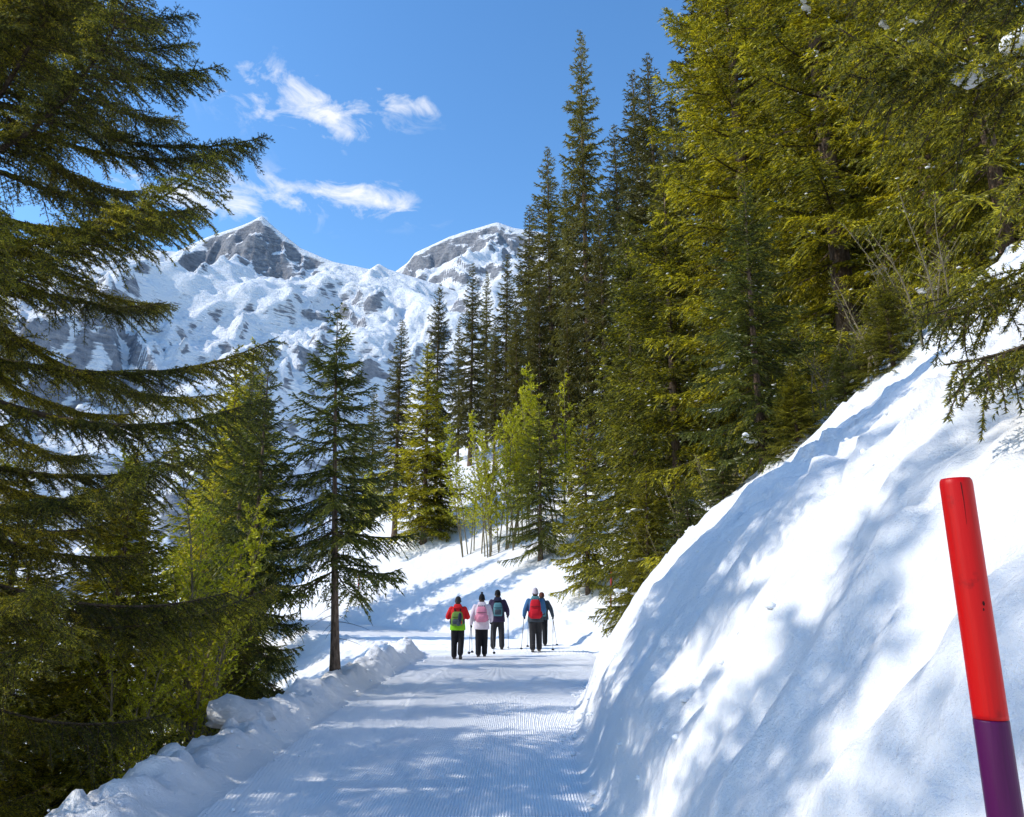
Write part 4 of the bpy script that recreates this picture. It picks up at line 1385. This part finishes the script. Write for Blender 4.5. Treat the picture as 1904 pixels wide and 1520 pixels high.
def pole_for(P, local_hand, px, py, label):
    x, y, z = on_ground(px, py)
    trek_pole(world_of(P, local_hand), (x, y, ground(x, y) + 0.0), label)


pole_for(P2, (-.325, .10, .88), 872, 1217, 'trekking pole held beside the lilac jacket, outer of two')
pole_for(P2, (-.305, .13, .86), 878, 1214, 'trekking pole held beside the lilac jacket, inner of two')
pole_for(P2, (.285, .20, .97), 919, 1216, 'trekking pole planted between lilac and plum jackets')
pole_for(P3, (.33, .17, .99), 945, 1207, 'trekking pole in the hand of the plum jacket')
pole_for(P4, (-.33, .14, .97), 969, 1210, 'trekking pole beside the red pack, outer one')
pole_for(P4, (-.20, .26, 1.03), 981, 1204, 'trekking pole beside the red pack, inner one')
pole_for(P5, (.38, .13, .92), 1028, 1210, 'trekking pole of the brown hat, planted nearer')
pole_for(P5, (.37, .14, .92), 1036, 1202, 'trekking pole of the brown hat, planted wider')


# ------------------------------------------------------------------ marker poles
def paint(name, col, scuff):
    M = Mat(name)
    n = M.noise(14, 5, 0.7, M.coord('Object'))
    mp_ = M.n('ShaderNodeMapping'); mp_.inputs['Scale'].default_value = (40, 40, 2.5)
    M.link(M.coord('Object'), mp_.inputs[0])
    g = M.noise(1.0, 4, 0.6, mp_.outputs[0])
    c = M.mix(M.ramp(n, [(0.62, (0, 0, 0)), (0.72, (1, 1, 1))]), col, scuff)
    c = M.mix(M.math('MULTIPLY', M.ramp(g, [(0.55, (0, 0, 0)), (0.7, (1, 1, 1))]), 0.5), c, scuff)
    return M.principled(c, 0.42, M.bump(g, 0.25, 0.01), Specular_IOR_Level=0.2)


pole_red = paint('red_pole_paint', (0.42, 0.002, 0.002), (0.26, 0.002, 0.003))
pole_purple = paint('purple_pole_paint', (0.058, 0.003, 0.050), (0.035, 0.002, 0.03))
crack_mat = cloth('dark_crack', (0.03, 0.004, 0.004))
PX0, PY0 = 0.966, 1.62
gz = ground(PX0, PY0)
mp0 = thing('marker_pole', (PX0, PY0, gz - 0.25), 'thick red marker pole with purple lower part on the snow bank', 'marker pole', None, (R(0.3), R(-0.4), 0))
zt, zb = 1.897 - gz + 0.25, 1.413 - gz + 0.25
rr = 0.0318
add_obj('red_section', MB().zloft([(0, 0, zb, rr, rr), (0, 0, zb + .01, rr, rr), (0, 0, zt - .014, rr, rr), (0, 0, zt - .005, rr * .97, rr * .97), (0, 0, zt, rr * .88, rr * .88), (0, 0, zt + .001, rr * .3, rr * .3)], 40, 2).mesh('red_section', [pole_red]), mp0)
add_obj('purple_section', MB().zloft([(0, 0, -0.2, rr * 1.015, rr * 1.015), (0, 0, zb - .004, rr * 1.015, rr * 1.015), (0, 0, zb - .001, rr * .99, rr * .99)], 40, 2).mesh('purple_section', [pole_purple]), mp0)
ck = MB()
ang = R(-105)
cx, cy = math.cos(ang), math.sin(ang)
ck.tube([(cx * rr * .995, cy * rr * .995, zt - .012), (cx * rr * .995 + .001, cy * rr * .995, zt - .05), (cx * rr * .992, cy * rr * .995, zt - .10)], [.0011, .0008, .0003], 5)
add_obj('crack', ck.mesh('crack', [crack_mat]), mp0)
for k, (a, z, s) in enumerate(((-88, zt - .26, .0028), (-91, zt - .272, .0018))):
    add_obj('chip', MB().ball((math.cos(R(a)) * rr * .985, math.sin(R(a)) * rr * .985, z), (s, s, s * 1.8), 0, 8).mesh('chip', [crack_mat]), mp0)
for (px, py, top, lab) in ((1135, 1137, 1062, 'thin red marker pole by the low bushy spruce at the bank'), (665, 1097, 1062, 'thin red marker pole at the bend beyond the lone spruce')):
    x, y, z = on_ground(px, py)
    h = at_depth(px, top, y).z - z
    t = thing('marker_pole', (x, y, z - .3), lab, 'marker pole', None, (0, R(2.5), 0))
    add_obj('shaft', MB().tube([(0, 0, 0), (0, 0, h * .5), (0, 0, h + .3)], [.03, .03, .028], 10).mesh('shaft', [pole_red]), t)
    add_obj('cap', MB().tube([(0, 0, h + .28), (0, 0, h + .33), (0, 0, h + .34)], [.034, .034, .01], 10).mesh('cap', [pole_red]), t)

# ------------------------------------------------------------------ snow heaps by the berm
for k, (px, py, s, lab) in enumerate(((432, 1395, (.36, .28, .24), 'smooth rounded snow heap poking above the berm'), (566, 1290, (.13, .12, .15), 'snow ball resting on a bough tip behind the berm'), (590, 1285, (.12, .1, .11), 'small snow lump on the berm crest beside the lone spruce'))):
    p = at_depth(px, py, 9.6 if k == 0 else 12.6)
    z = max(ground(p.x, p.y), p.z - s[2])
    tag(add_obj('snow_heap', lump_mesh('snow_heap', 400 + k, 0.95, 3, snow_mat, 0.45), None, (p.x, p.y, p.z if k else z), (0, 0, k), s), lab, 'snow heap')

# ------------------------------------------------------------------ crumbs of snow rolled down from the bank and thrown up by the plough
rs = np.random.RandomState(4)
ico = lump_mesh('tmp_lump', 9, 0.8, 1)
iv = np.array([v.co[:] for v in ico.vertices]); ifc = np.array([p.vertices[:] for p in ico.polygons])
cx_, cy_ = [], []
while len(cx_) < 380:
    if rs.rand() < 0.8:
        yy = rs.uniform(3.5, 16); xx = float(np.interp(yy, RE[m1, 1], RE[m1, 0])) + rs.choice([rs.uniform(-.12, .3), abs(rs.normal(0, 1.6))])
        if pnoise(np.array([xx * .9]), np.array([yy * .9]), 5)[0] < 0.08:
            continue
    else:
        yy = rs.uniform(4, 22); xx = float(np.interp(yy, LE[m2, 1], LE[m2, 0])) - rs.uniform(-.25, 1.1)
    cx_.append(xx); cy_.append(yy)
cz_ = terrain_height(np.array(cx_), np.array(cy_))
CV, CF = [], []
for k, (xx, yy, zz) in enumerate(zip(cx_, cy_, cz_)):
    s = 0.012 + 0.035 * rs.rand() ** 3
    a = rs.uniform(0, 6.28); ca, sa = math.cos(a), math.sin(a)
    q = iv * s * rs.uniform(.7, 1.3, 3)
    CV.append(np.stack([q[:, 0] * ca - q[:, 1] * sa + xx, q[:, 0] * sa + q[:, 1] * ca + yy, q[:, 2] + zz + 0.3 * s], 1)); CF.append(ifc + k * len(iv))
crumbs = add_obj('snow_crumbs', mesh_np('snow_crumbs', np.vstack(CV), np.vstack(CF), None, [clump_mat], True))
tag(crumbs, 'loose crumbs of snow lying along the bank and berm', 'snow', kind='stuff')
bpy.data.meshes.remove(ico)
